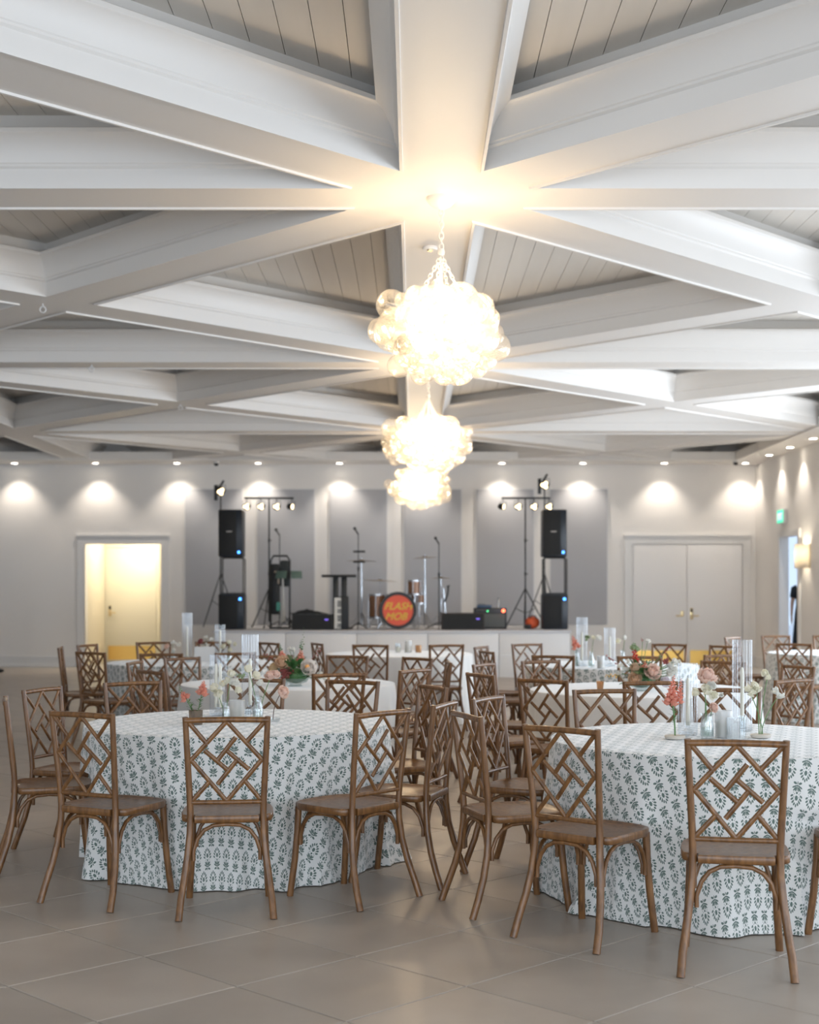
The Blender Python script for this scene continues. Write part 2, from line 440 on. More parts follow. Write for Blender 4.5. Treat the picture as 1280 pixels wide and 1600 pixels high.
# door casings
def casing(name, x0, x1, top, y, w=.15, t=.035):
    mb = MB(); mb.box(x0 - w, x0, y - t, y, 0, top + w).box(x1, x1 + w, y - t, y, 0, top + w).box(x0, x1, y - t, y, top, top + w)
    mb.box(x0 - w - .02, x1 + w + .02, y - t - .015, y, top + w - .005, top + w + .03)
    mb.box(x0 - .02, x0, y - t - .008, y, 0, top).box(x1, x1 + .02, y - t - .008, y, 0, top)
    struct(name, mb.mesh(name, TRIM, 0))
casing('trim_3', DL0, DL1, DTOP, YB)
# inner door, tinted cream by painted lamp light, with brass kick plate
def lever(parent, x, y, z, side, lock):
    mk(MB().bbox(x - .028, x + .028, y - .012, y, z - .11 if lock else z - .05, z + .11 if lock else z + .05, .004), 'lock_plate', GOLD, parent)
    h = mk(MB().tube([(x, y - .01, z - .04), (x, y - .06, z - .04), (x + side * .02, y - .065, z - .04), (x + side * .13, y - .065, z - .04)], .011, 8), 'handle', GOLD, parent)
    if lock: mk(MB().bbox(x - .022, x + .022, y - .02, y - .011, z + .03, z + .1, .004), 'keypad', BLACK, parent)
vx0, vx1 = X(166, YV), X(245, YV)
CREAM_LIT = mat('door paint with warm light tint', (.80, .76, .64), .45)  # warm vestibule light painted into the door and casing colour
d1 = struct('door_1', MB().bbox(vx0, vx1, YV - .05, YV, .01, 2.36, .005).mesh('door_1', CREAM_LIT))
mk(MB().box(vx0 + .05, vx1 - .02, YV - .056, YV - .05, .05, .34), 'kick_plate', BRASS, d1, 0)
lever(d1, vx0 + .09, YV - .05, 1.06, 1, True)
cs = MB().box(vx0 - .09, vx0 - .005, YV - .04, YV, 0, 2.46).box(vx1 + .005, vx1 + .06, YV - .04, YV, 0, 2.46).box(vx0 - .005, vx1 + .005, YV - .04, YV, 2.37, 2.46)
mk(cs, 'door_casing', CREAM_LIT, d1, 0)
l = bpy.data.lights.new('vestibule_lamp', 'POINT'); l.energy = 25; l.color = (1, .90, .70); l.shadow_soft_size = .12
link('vestibule_lamp', l, None, ((DL0 + DL1) / 2 + .1, 28.2, 2.5))
# white double doors to the right of the stage
ox0, ox1, oxm = X(988, YB), X(1160, YB), X(1073, YB)
casing('trim_4', ox0, ox1, DTOP, YB)
for k, (a, b) in enumerate(((ox0, oxm), (oxm, ox1))):
    d = struct('door_%d' % (k + 2), MB().bbox(a + .004, b - .004, YB - .03, YB, .01, DTOP - .01, .006).mesh('door', mat('white door paint', (.84, .83, .83), .45)))
    mk(MB().box(a + .06, b - .06, YB - .034, YB - .03, .05, .32), 'kick_plate', BRASS, d, 0)
    lever(d, b - .09 if k == 0 else a + .09, YB - .03, 1.03, -1 if k == 0 else 1, k == 1)
# right wall doorway casing and its open leaf
mb = MB(); w = .11
mb.box(XR - .035, XR, RD0 - w, RD0, 0, RDT + w).box(XR - .035, XR, RD1, RD1 + w, 0, RDT + w).box(XR - .035, XR, RD0, RD1, RDT, RDT + w)
struct('trim_5', mb.mesh('trim_5', TRIM, 0))
d4 = struct('door_4', MB().bbox(XR + .24, XR + 1.3, RD0 - .09, RD0 - .04, .18, RDT - .02, .005).mesh('door_4', mat('slate blue door', (.10, .14, .18), .4)))
lever(d4, XR + 1.2, RD0 - .09, 1.05, -1, False)
# terrace outside
struct('landing', MB().bbox(XR + .16, 10.2, 23.0, 29.5, -.02, .17, .01).mesh('landing', mat('pale stone step', (.70, .70, .71), .8)))
struct('ground', MB().box(XR + .14, 40, -20, 60, -.12, -.02).mesh('ground', mat('pale terrace paving', (.72, .72, .74), .8), 0))

# six grey acoustic panels on the stage wall
for k, a in enumerate((290, 403, 516, 632, 745, 860)):
    x0, x1 = X(a, YB), X(a + 88.5, YB)
    ordn = ['leftmost', 'second from the left', 'third from the left', 'fourth from the left', 'fifth from the left', 'rightmost'][k]
    t = thing('acoustic_panel', 'tall grey fabric wall panel behind the stage, %s of six' % ordn, 'panel', ((x0 + x1) / 2, YB, .82), 0, 'grey panels on the stage wall')
    hw = (x1 - x0) / 2; ht = Zh(765, YB) - .82
    mk(MB().bbox(-hw, hw, -.05, 0, 0, ht, .012), 'panel_cloth', PANEL, t)
    mk(MB().box(-hw - .03, -hw, -.03, 0, 0, ht).box(hw, hw + .03, -.03, 0, 0, ht).box(-hw - .03, hw + .03, -.03, 0, ht, ht + .03), 'panel_frame', TRIM, t, 0)

# ------------------------------------------------------------------ downlights
LENS = mat('glowing downlight lens', (1, 1, 1), .5, emit=(1, .9, .75), es=14)
def downlight(x, y, lab, grp, dirx=0, diry=0):
    t = thing('downlight', lab, 'downlight', (x, y, SZ), 0, grp)
    mk(MB().lathe([(.062, 0), (.085, 0), (.088, -.006), (.078, -.012), (.062, -.01)], 24, closed=True), 'trim_ring', TRIM, t)
    mk(MB().lathe([(.061, -.002), (.061, -.007), (0, -.007)], 20), 'lens', LENS, t)
    s = bpy.data.lights.new('downlight_beam', 'SPOT'); s.energy = 30; s.color = (1, .89, .76); s.spot_size = R(96); s.spot_blend = .75; s.shadow_soft_size = .04
    o = link('downlight_beam', s, t, (0, 0, -.03)); o.rotation_euler = (R(6) * diry, R(6) * dirx, 0)
for k in range(-1, 9):
    x = -6.07 + 1.555 * k
    names = ['at the far left frame edge', 'above the cream doorway', 'between the cream doorway and the first grey panel', 'above the left light bar', 'left of the chandeliers', 'behind the chandeliers', 'above the right light bar', 'above the right edge of the grey panels', 'above the white double doors', 'in the right corner of the stage wall']
    downlight(x, 26.95, 'round recessed downlight washing the stage wall ' + names[k + 1], 'downlights along the stage wall', 0, 1)
for k, y in enumerate((25.35, 23.95, 22.56, 21.16, 19.8)):
    downlight(6.42, y, 'round recessed downlight on the right wall soffit, %s from the corner' % ['first', 'second', 'third', 'fourth', 'fifth'][k], 'downlights along the right wall', 0, 0)

# ------------------------------------------------------------------ chandeliers: clouds of blown glass bubbles
def bubble_mat():
    m = bpy.data.materials.new('swirled blown glass'); m.use_nodes = True; nt = m.node_tree
    for n in list(nt.nodes): nt.nodes.remove(n)
    out = nt.nodes.new('ShaderNodeOutputMaterial')
    tc = nt.nodes.new('ShaderNodeTexCoord'); wv = nt.nodes.new('ShaderNodeTexWave'); wv.wave_type = 'BANDS'; wv.bands_direction = 'DIAGONAL'
    wv.inputs['Scale'].default_value = 3.2; wv.inputs['Distortion'].default_value = 2.5; wv.inputs['Detail'].default_value = 0
    nt.links.new(tc.outputs['Object'], wv.inputs['Vector'])
    tr = nt.nodes.new('ShaderNodeBsdfTransparent'); tr.inputs[0].default_value = (1, .99, .97, 1)
    tl = nt.nodes.new('ShaderNodeBsdfTranslucent'); tl.inputs[0].default_value = (1, .96, .9, 1)
    df = nt.nodes.new('ShaderNodeBsdfDiffuse'); df.inputs[0].default_value = (.95, .93, .9, 1)
    gl = nt.nodes.new('ShaderNodeBsdfGlossy'); gl.inputs['Roughness'].default_value = .08
    m0 = nt.nodes.new('ShaderNodeMixShader'); m0.inputs[0].default_value = .45
    nt.links.new(tl.outputs[0], m0.inputs[1]); nt.links.new(df.outputs[0], m0.inputs[2])
    mr = nt.nodes.new('ShaderNodeMapRange'); mr.inputs[1].default_value = .35; mr.inputs[2].default_value = .75; mr.inputs[3].default_value = .03; mr.inputs[4].default_value = .17
    nt.links.new(wv.outputs['Fac'], mr.inputs[0])
    m1 = nt.nodes.new('ShaderNodeMixShader'); nt.links.new(mr.outputs[0], m1.inputs[0]); nt.links.new(tr.outputs[0], m1.inputs[1]); nt.links.new(m0.outputs[0], m1.inputs[2])
    lw = nt.nodes.new('ShaderNodeLayerWeight'); lw.inputs[0].default_value = .25
    mr2 = nt.nodes.new('ShaderNodeMapRange'); mr2.inputs[3].default_value = .03; mr2.inputs[4].default_value = .6
    nt.links.new(lw.outputs['Facing'], mr2.inputs[0])
    m2 = nt.nodes.new('ShaderNodeMixShader'); nt.links.new(mr2.outputs[0], m2.inputs[0]); nt.links.new(m1.outputs[0], m2.inputs[1]); nt.links.new(gl.outputs[0], m2.inputs[2])
    nt.links.new(m2.outputs[0], out.inputs[0]); return m
BUB = bubble_mat()
bub_me = MB().ico((0,0,0), 1, 3).mesh('glass_bubble', BUB, 180)
CHALK = mat('chalk white metal', (.85, .82, .76), .5)
BULB = mat('glowing bulb', (1, 1, 1), .5, emit=(1, .80, .52), es=22)
def chain(p, q, rl=.022, t=.0045):
    """links from p to q"""
    p, q = Vector(p), Vector(q); L = (q - p).length; n = max(2, int(L / (rl * 1.5))); mb = MB(); d = (q - p) / L
    rot0 = d.to_track_quat('Z', 'Y').to_matrix()
    base = ring_mesh(rl * .62, t, 10, 5)
    for k in range(n):
        c = p + (q - p) * ((k + .5) / n)
        tw = Matrix.Rotation(PI / 2 * (k % 2), 3, 'Z'); mm = MB()
        mm.add([tuple(rot0 @ (tw @ Vector((v[0], v[1], v[2] * 1.6))) + c) for v in base.v], base.f)
        mb.add(mm.v, mm.f)
    return mb
def chandelier(x, y, rz, lab, seed):
    rnd = random.Random(seed)
    zc = 3.10
    t = thing('chandelier', lab, 'chandelier', (x, y, 0), 0, 'bubble glass chandeliers along the middle beam')
    mk(MB().lathe([(.095, CZ), (.095, CZ - .012), (.085, CZ - .03), (.06, CZ - .055), (.03, CZ - .068), (.012, CZ - .08), (0, CZ - .082)], 28), 'ceiling_canopy', CHALK, t)
    mk(chain((0, 0, CZ - .08), (0, 0, 3.60)), 'chain', CHALK, t)
    ax, ay, az = .46, .31, .27
    for k in range(4):
        a = rz + PI / 4 + PI / 2 * k
        mk(chain((0, 0, 3.60), (.13 * math.cos(a), .13 * math.sin(a), 3.36), .018, .0035), 'chain', CHALK, t)
    mk(MB().tube([(0, 0, 3.6), (0, 0, 2.95)], .009, 8).lathe([(.018, 3.60), (.022, 3.62), (.016, 3.64)], 12), 'stem', CHALK, t)
    # bubbles on a lumpy ellipsoid, largest near the top
    pts = []; n = 0; tries = 0
    while n < 90 and tries < 4000:
        tries += 1
        u = rnd.uniform(-1, 1); ph = rnd.uniform(0, 2 * PI); q = math.sqrt(1 - u * u)
        r = rnd.choice((.125, .11, .095, .08, .07, .06, .05)) * rnd.uniform(.9, 1.1)
        if u < -.55: r = min(r, .075)
        k = rnd.uniform(.78, 1.08)
        px, py, pz = ax * q * math.cos(ph) * k, ay * q * math.sin(ph) * k, az * u * k
        if u > .5 and math.hypot(px, py) < .1: continue
        if any((px-a)**2 + (py-b)**2 + (pz-c)**2 < ((r + s) * .62) ** 2 for a, b, c, s in pts): continue
        pts.append((px, py, pz, r)); n += 1
    ca, sa = math.cos(rz), math.sin(rz)
    for (px, py, pz, r) in pts:
        b = link('glass_bubble', bub_me, t, (px * ca - py * sa, px * sa + py * ca, zc + pz))
        b.scale = (r, r, r); b.rotation_euler = (rnd.uniform(0, 6), rnd.uniform(0, 6), rnd.uniform(0, 6))
    bm_ = MB().ico((0,0,0), .03, 2).mesh('bulb', BULB)
    for k in range(4):
        a = rz + PI / 2 * k; rr = .20 if k % 2 == 0 else .12
        p = (rr * math.cos(a), rr * math.sin(a), zc + .06)
        bo = link('bulb', bm_, t, p)
        l = bpy.data.lights.new('bulb_light', 'POINT'); l.energy = 15; l.color = (1, .75, .47); l.shadow_soft_size = .045
        link('bulb_light', l, t, (p[0], p[1], p[2]))
chandelier(HX0 + .01, HY0, R(62), 'nearest and largest-looking white glass bubble chandelier, hanging on a long chain', 3)
chandelier(HX0, HY0 + DYC, R(12), 'middle white glass bubble chandelier, half hidden below the nearest one', 11)
chandelier(HX0 - .07, HY0 + 2 * DYC, R(-8), 'farthest white glass bubble chandelier, lowest in view in front of the stage wall', 23)

# ------------------------------------------------------------------ lattice-back chairs
def chair_parts():
    parts = []
    for s in (-1, 1):
        pts = [(.214, -.300, 0), (.206, -.268, .09), (.192, -.238, .18), (.178, -.215, .28), (.168, -.205, .38), (.166, -.203, .46),
               (.168, -.207, .53), (.174, -.220, .65), (.181, -.236, .79), (.187, -.250, .918)]
        pts = [(s * a, b, c) for a, b, c in pts]
        parts.append(('back_post', MB().tube(pts, [.0165, .0165, .0165, .0165, .016, .0155, .015, .0145, .014, .0135], 10)))
    for s in (-1, 1):
        pts = [(.172, .150, .44), (.174, .156, .32), (.180, .168, .18), (.192, .190, 0)]
        parts.append(('front_leg', MB().tube([(s * a, b, c) for a, b, c in pts], [.017, .0165, .0165, .0165], 10)))
    parts.append(('top_rail', MB().tube([(-.190, -.250, .902), (-.1, -.253, .905), (0, -.254, .906), (.1, -.253, .905), (.190, -.250, .902)], .0135, 10)))
    parts.append(('lower_rail', MB().tube([(-.168, -.207, .523), (0, -.211, .523), (.168, -.207, .523)], .0105, 10)))
    def P(zx, zy):
        v = (1190 - zy) / 1010; hz = 440 + 45 * v; u = (zx - 635) / hz
        return (u * (.168 + .019 * v), -.208 - .044 * v, .523 + .382 * v)
    L = [((635,200),(205,680)), ((635,200),(1060,680)), ((205,660),(625,1170)), ((1060,660),(640,1170)),
         ((185,205),(412,485)), ((1085,205),(858,465)), ((225,1165),(440,925)), ((1035,1160),(835,915)),
         ((742,395),(522,680)), ((372,552),(640,792)), ((640,562),(897,792)), ((752,680),(525,970))]
    for a, b in L:
        m_ = ((a[0] + b[0]) / 2 , (a[1] + b[1]) / 2)
        parts.append(('slat', MB().tube([P(*a), P(*m_), P(*b)], .0105, 8, flat=.7)))
    half = [(.0, -.222), (.147, -.222), (.147, -.186), (.188, -.186), (.206, -.165), (.213, -.09), (.212, .03), (.203, .115), (.178, .165), (.13, .19), (.065, .202), (0, .205)]
    ol = half + [(-x, y) for x, y in half[-2:0:-1]]
    ol = ol[::-1]
    n = len(ol); mb = MB(); rings = []
    for sc, z in ((.975, .428), (1, .434), (1, .456), (.985, .462), (.93, .4625), (.90, .458), (.45, .452)):
        rings.append([(x * sc, -.01 + (y + .01) * sc, z) for x, y in ol])
    vs = [p for r in rings for p in r]; fs = []
    for k in range(len(rings) - 1):
        for j in range(n): fs.append((k*n+j, (k+1)*n+j, (k+1)*n+(j+1)%n, k*n+(j+1)%n))
    fs.append(tuple(range(n))); fs.append(tuple((len(rings)-1)*n + j for j in range(n))[::-1])
    parts.append(('seat', mb.add(vs, fs)))
    def arch(p, q, inw):
        p, q = Vector(p), Vector(q); d = (q - p); L_ = d.length; d /= L_; c = []
        for u, z in ((0, .255), (.0, .30), (.06, .355), (.16, .395), (.3, .416), (.5, .421), (.7, .416), (.84, .395), (.94, .355), (1, .30), (1, .255)):
            w_ = p + d * (L_ * u); c.append((w_.x, w_.y, z))
        return MB().tube(c, .0095, 8)
    parts.append(('bent_brace', arch((-.152, -.208, 0), (.152, -.208, 0), 0)))
    parts.append(('bent_brace', arch((-.154, .150, 0), (.154, .150, 0), 0)))
    for s in (-1, 1): parts.append(('bent_brace', arch((s * .176, -.190, 0), (s * .176, .134, 0), 0)))
    return [(nm, m_.mesh(nm, WOOD, 50)) for nm, m_ in parts]
CHAIR = chair_parts()
TAB = {1: (-.975, 7.86), 2: (1.53, 6.98), 3: (-.98, 11.1), 4: (1.71, 10.4), 5: (-2.26, 14.3), 6: (1.95, 13.8), 7: (-.15, 16.2), 8: (5.0, 16.4)}
TN = {1: 'left front table', 2: 'right front table', 3: 'left white table', 4: 'right white table',
      5: 'far left table', 6: 'far middle table', 7: 'table nearest the stage', 8: 'far right table'}
CH = [  # table, back-top x, y, facing angle, where
 (1, -0.850, 6.431, 95.9, 'seen squarely from behind, front centre of'),
 (1, -1.571, 6.677, 62.1, 'turned half right, front left of'),
 (1, -2.190, 8.320, -19.4, 'turned toward the camera, far left of'),
 (1, -2.175, 7.520, 16.0, 'seen edge-on at the left frame border beside'),
 (1, -1.768, 8.890, -55.4, 'facing the camera, left of the far side of'),
 (1, -1.029, 9.200, -93.0, 'hidden behind the glass hurricanes, far side of'),
 (1, -0.384, 9.017, -117.9, 'facing the camera, right of the far side of'),
 (1, 0.121, 8.520, -155.0, 'turned left and narrow in view, far right of'),
 (1, 0.165, 7.241, 161.3, 'nearly edge-on by the aisle, right of'),
 (1, -0.142, 6.750, 139.4, 'turned half left, front right of'),
 (2, 0.253, 6.610, 18.0, 'nearly edge-on by the aisle, left of'),
 (2, 0.409, 7.635, -28.2, 'pale-lit by the aisle, far left of'),
 (2, 0.627, 5.966, 48.8, 'turned half right, front left of'),
 (2, 1.255, 5.450, 79.5, 'largest in view, seen squarely from behind at'),
 (2, 1.119, 8.214, -76.8, 'facing the camera with daylit lattice, far side of'),
 (2, 1.853, 8.300, -104.0, 'behind the tall hurricane glass, far side of'),
 (2, 2.070, 5.800, 113.0, 'cut by the right frame edge, front right of'),
 (3, -0.511, 9.770, 112.1, 'seen from behind, near side of'),
 (3, -0.576, 12.413, -105.0, 'facing the camera right of the bouquet on'),
 (3, -1.251, 12.463, -75.9, 'hidden behind the bouquet, far side of'),
 (3, 0.040, 12.031, -139.9, 'facing left toward the camera, far right of'),
 (3, 0.291, 11.366, -176.0, 'seen exactly edge-on, right of'),
 (3, 0.017, 10.266, 145.3, 'turned left with daylit top rail, near right of'),
 (3, -2.247, 11.385, -6.4, 'narrow in view, left of'),
 (3, -1.880, 10.079, 39.5, 'turned right, seen from behind, near left of'),
 (3, -1.974, 12.059, -42.0, 'with pale daylit lattice, far left of'),
 (4, 0.464, 9.720, 25.6, 'turned right by the aisle, near left of'),
 (4, 0.561, 11.068, -29.4, 'narrow with pale top rail, left of'),
 (4, 1.050, 11.525, -59.0, 'with pale daylit lattice, far left of'),
 (4, 0.841, 9.116, 49.6, 'seen from behind with full lattice, near left of'),
 (4, 1.528, 8.934, 95.0, 'below the red flower bouquet, near side of'),
 (4, 2.518, 11.418, -127.6, 'behind the tall hurricane glass, far right of'),
 (4, 2.477, 9.144, 127.7, 'with pale top rail, near right of'),
 (4, 2.953, 10.780, -156.7, 'at the right frame edge, right of'),
 (5, -3.556, 14.204, 8.7, 'seen edge-on, left of'),
 (5, -3.001, 13.109, 56.2, 'turned right, seen from behind, near left of'),
 (5, -3.445, 14.907, -18.9, 'small behind another chair, far left of'),
 (5, -2.872, 15.605, -68.5, 'before the cream doorway, far side of'),
 (5, -2.235, 15.731, -89.2, 'behind the shorter hurricane, far side of'),
 (5, -2.287, 12.804, 91.9, 'seen squarely from behind, near side of'),
 (5, -1.631, 12.964, 113.6, 'partly behind a tall hurricane, near right of'),
 (6, 0.698, 13.316, 17.0, 'narrow by the aisle, near left of'),
 (6, 0.700, 14.389, -23.1, 'narrow and pale by the aisle, far left of'),
 (6, 1.227, 15.112, -61.3, 'pale against the stage front, far left of'),
 (6, 1.239, 12.423, 68.2, 'seen from behind, near left of'),
 (6, 1.983, 12.291, 88.6, 'hidden behind the red flower bouquet, near side of'),
 (6, 2.749, 15.071, -116.4, 'before the white double doors, far side of'),
 (6, 2.765, 12.603, 117.0, 'with pale top rail, near right of'),
 (6, 3.232, 14.608, -143.5, 'partly behind a tall hurricane, far right of'),
 (7, -0.446, 14.836, 78.4, 'seen from behind, left of two before'),
 (7, 0.359, 14.891, 107.5, 'seen from behind, right of two before'),
 (7, -1.040, 15.290, 21.4, 'edge-on beside the pink bouquet, left of'),
 (7, -1.580, 15.450, 40.0, 'small behind the pink bouquet, set back from'),
 (8, 4.594, 17.806, -79.0, 'pale and facing the camera, far side of'),
 (8, 4.110, 15.175, 57.9, 'seen from behind, near left of'),
 (8, 5.271, 17.828, -100.6, 'cut by the frame edge, far side of'),
 (8, 3.922, 17.256, -40.7, 'small behind a tall hurricane, left of'),
]
for t_, bx_, by_, ang, where in CH:
    a = R(ang)
    c = thing('dining_chair', 'brown lattice chair %s the %s' % (where, TN[t_]), 'chair', (bx_ + .25 * math.cos(a), by_ + .25 * math.sin(a), 0), a - PI / 2, 'chairs around table: ' + TN[t_])
    for nm, me in CHAIR: link(nm, me, c)

# ------------------------------------------------------------------ round tables under floor-length cloths
RT, HTB = .84, .76
def cloth_mesh(name, m, seed, rot, k_):
    near = []
    for t_, bx_, by_, ang, _ in CH:
        if t_ == k_: near.append((bx_ - TAB[k_][0], by_ - TAB[k_][1], math.cos(R(ang)), math.sin(R(ang))))
    rnd = random.Random(seed); NA, NT, ND = 180, 8, 26
    ph = [(rnd.choice((11, 14, 17, 21, 26, 31)), rnd.uniform(0, 6.28), rnd.uniform(.5, 1)) for _ in range(5)]
    vs, uv, fs = [(0, 0, HTB)], [(0, 0)], []
    radii = [RT * k / NT for k in range(1, NT)] + [RT - .012, RT] + [RT + (HTB - .004) * k / ND for k in range(1, ND + 1)]
    cr, sr = math.cos(rot), math.sin(rot)
    for q in radii:
        for j in range(NA):
            a = 2 * PI * j / NA
            if q <= RT: r, z = q, HTB - (.003 if q == RT else 0)
            else:
                d = q - RT; z = HTB - .003 - d * .9985; w = min(1, d / .70)
                fold = sum(A * math.sin(n_ * a + p + .5 * math.sin(3 * a + p)) for n_, p, A in ph) / 3
                fold = math.copysign(abs(fold) ** .8, fold); r = RT + .004 + .015 * w + .10 * (w ** 1.15) * (fold * .75 + .2)
                r = max(r, RT + .003)
                if d > .66: r += .02 * (d - .66) / .1 * (1 + math.sin(7 * a + ph[0][1]))
            if q > RT and z < .50:
                for cx, cy, fx_, fy_ in near:
                    for _ in range(22):
                        px_, py_ = r * math.cos(a) - cx, r * math.sin(a) - cy
                        lf, ls = px_ * fx_ + py_ * fy_, abs(px_ * -fy_ + py_ * fx_)
                        if ls < .235 and .0 < lf < .47 and r > .70: r -= .012
                        else: break
            vs.append((r * math.cos(a), r * math.sin(a), max(z, .004)))
            x_, y_ = q * math.cos(a), q * math.sin(a); uv.append((x_ * cr - y_ * sr, x_ * sr + y_ * cr))
    for j in range(NA): fs.append((0, 1 + j, 1 + (j + 1) % NA))
    for k in range(len(radii) - 1):
        for j in range(NA): fs.append((1 + k*NA + j, 1 + (k+1)*NA + j, 1 + (k+1)*NA + (j+1) % NA, 1 + k*NA + (j+1) % NA))
    mb = MB(); mb.v = vs; mb.f = fs
    return mb.mesh(name, m, 60, uv)
for k, (tx, ty) in TAB.items():
    leaf = k in (1, 2, 5, 6, 8)
    t = thing('round_table', 'round folding table under the cloth of the ' + TN[k], 'table', (tx, ty, 0), 0, 'round banquet tables')
    mk(MB().lathe([(.05, .725), (.81, .725), (.822, .732), (.822, .748), (.81, .754), (0, .754)], 48), 'table_top', mat('plywood', (.45, .32, .2), .6), t)
    lg = MB().tube([(0, 0, 0), (0, 0, .725)], .016, 8).mesh('leg', BLACKMETAL)
    for q in range(4): link('leg', lg, t, (.45 * math.cos(PI/4 + PI/2*q), .45 * math.sin(PI/4 + PI/2*q), 0))
    d = ('white floor-length tablecloth printed with green leaf sprigs, draped over the ' if leaf else 'plain white floor-length tablecloth draped over the ') + TN[k]
    o = link('tablecloth', cloth_mesh('tablecloth', CLOTH_LEAF if leaf else CLOTH_WHITE, 40 + k, {1: 0, 2: PI, 5: .3, 6: 0, 8: 1.2}.get(k, 0), k), None, (tx, ty, .002))
    tag(o, d, 'tablecloth', 'leaf-print tablecloths' if leaf else 'plain white tablecloths')

# ------------------------------------------------------------------ table glassware, candles and flowers
CLEAR = glass('clear glass', opacity=.10); FLUTE = glass('fluted clear glass', opacity=.03, tint=(.93, .95, .97), rough=.05, edge=.36)
FROST = glass('frosted glass', (.95, .95, .94), .12, (.88, .89, .90), .25, diffuse=.3); AMBER = glass('amber glass', (.9, .7, .45), .2, (.78, .52, .30), .1, diffuse=.25)
SMOKE = glass('smoked brown glass', (.7, .6, .5), .2, (.45, .36, .27), .1, diffuse=.2)
WAX = mat('ivory candle wax', (.86, .80, .66), .5); STEM = mat('green stem', (.12, .24, .08), .5); LEAFM = mat('leaf green', (.07, .19, .06), .45, var=.3, vscale=30)
LEAF2 = mat('pale sage leaf', (.25, .33, .17), .5, var=.2, vscale=30); BROWNST = mat('brown twig', (.10, .05, .03), .6)
CORAL = mat('coral petal', (.97, .42, .31), .6, thin=.45, var=.15, vscale=40); PINK = mat('blush pink petal', (.97, .71, .61), .6, thin=.45, var=.1, vscale=40); PEACH = mat('peach petal', (.97, .69, .50), .6, thin=.45, var=.12, vscale=40)
IVORY = mat('ivory petal', (.93, .90, .76), .6, thin=.45, var=.06, vscale=40); WHITEP = mat('white petal', (.88, .87, .82), .6, thin=.45); RED = mat('red petal', (.72, .08, .05), .5, thin=.45, var=.2, vscale=40)
MAUVE = mat('dusky mauve petal', (.45, .14, .13), .6, thin=.45, var=.2, vscale=40); ORANGE = mat('orange stamen', (.85, .42, .12), .6); CERAM = mat('pale ceramic', (.72, .66, .58), .5)
TZ = HTB + .003
def hurricane(x, y, h, r, lab, grp, two=False, ch=.7):
    t = thing('hurricane_glass', lab, 'candle holder', (x, y, TZ), 0, grp)
    mk(MB().lathe([(r * .93, .004), (r, .004), (r, h), (r * .95, h)], 144, flute=.045, fn=18, closed=False), 'fluted_cylinder', FLUTE, t, 60).data.polygons
    mk(MB().lathe([(0, 0), (r * .95, 0), (r * .95, .012), (0, .012)], 32), 'base', CLEAR, t)
    mk(MB().lathe([(.028, .012), (.028, .02), (.012, .035), (.012, .05), (.018, .07), (.010, .07), (.010, .05), (0, .05)], 16), 'candle_cup', CLEAR, t)
    for k in ((-.012, .012) if two else (0,)):
        c = mk(MB().lathe([(.0105, .05), (.0095, h * ch - .02), (.006, h * ch - .004), (0, h * ch)], 14, (k, 0, 0)), 'taper_candle', WAX, t)
        mk(MB().tube([(k, 0, h * ch - .003), (k + .001, 0, h * ch + .01)], .0012, 5), 'wick', BLACK, c)
    return t
def tumbler(name, x, y, r, h, m, lab, grp=None, cat='votive', taper=.9, wax=False, flute=0, fn=0, z=TZ):
    t = thing(name, lab, cat, (x, y, z), 0, grp)
    mk(MB().lathe([(r * taper, 0), (r, h), (r * .92, h), (r * taper * .9, .008), (0, .008)], 48 if flute else 24, flute=flute, fn=fn), 'glass_body', m, t)
    if wax: mk(MB().lathe([(0, .009), (r * taper * .84, .009), (r * .8, h * .6), (0, h * .6)], 20), 'wax', WAX, t)
    return t
def vase(x, y, r, h, lab, neck=.6):
    t = thing('bud_vase', lab, 'vase', (x, y, TZ), 0, 'small glass bud vases')
    mk(MB().lathe([(r * .9, 0), (r, h * .15), (r, h * .5), (r * neck, h * .75), (r * neck * .9, h * .9), (r * neck * 1.15, h), (r * neck * 1.05, h), (r * neck * .8, h * .9), (r * .92, h * .5), (r * .9, .012), (0, .012)], 24), 'glass_body', CLEAR, t)
    mk(MB().lathe([(0, .013), (r * .9, .014), (r * .9, h * .45), (0, h * .45)], 20), 'water', glass('vase water', opacity=.04, tint=(.86, .93, .90)), t)
    return t
def petal(mb, c, dirv, up, w, L, cup=.35):
    c, d, u = Vector(c), Vector(dirv).normalized(), Vector(up).normalized(); s = d.cross(u).normalized(); u = s.cross(d)
    vs = []
    for a, ww, k in ((0, .25, 0), (.4, .9, -.10), (.75, 1.0, .02), (1, .55, cup)):
        for q in (-1, 0, 1):
            vs.append(c + d * (L * a) + s * (w * ww * q) + u * (L * (k + .22 * abs(q) * a)))
    fs = [(i*3+j, i*3+j+1, (i+1)*3+j+1, (i+1)*3+j) for i in range(3) for j in range(2)]
    mb.add(vs, fs)
def rose_mb(r, open_=1.0, seed=0):
    rnd = random.Random(seed); mb = MB()
    for ring, (n, tilt, L, w, z) in enumerate(((3, 80, .75, .28, .05), (4, 66, .85, .36, .02), (5, 50, .95, .42, -.05), (6, 30 * open_ + 5, 1.05, .46, -.1), (7, 12, 1.05, .48, -.18))):
        for k in range(n):
            a = 2 * PI * (k + ring * .37) / n + rnd.uniform(-.15, .15); el = R(tilt + rnd.uniform(-6, 6))
            d = (math.cos(a) * math.cos(el), math.sin(a) * math.cos(el), math.sin(el))
            up = (-math.cos(a) * math.sin(el), -math.sin(a) * math.sin(el), math.cos(el))
            petal(mb, (0, 0, z * r), d, up, w * r, L * r)
    return mb
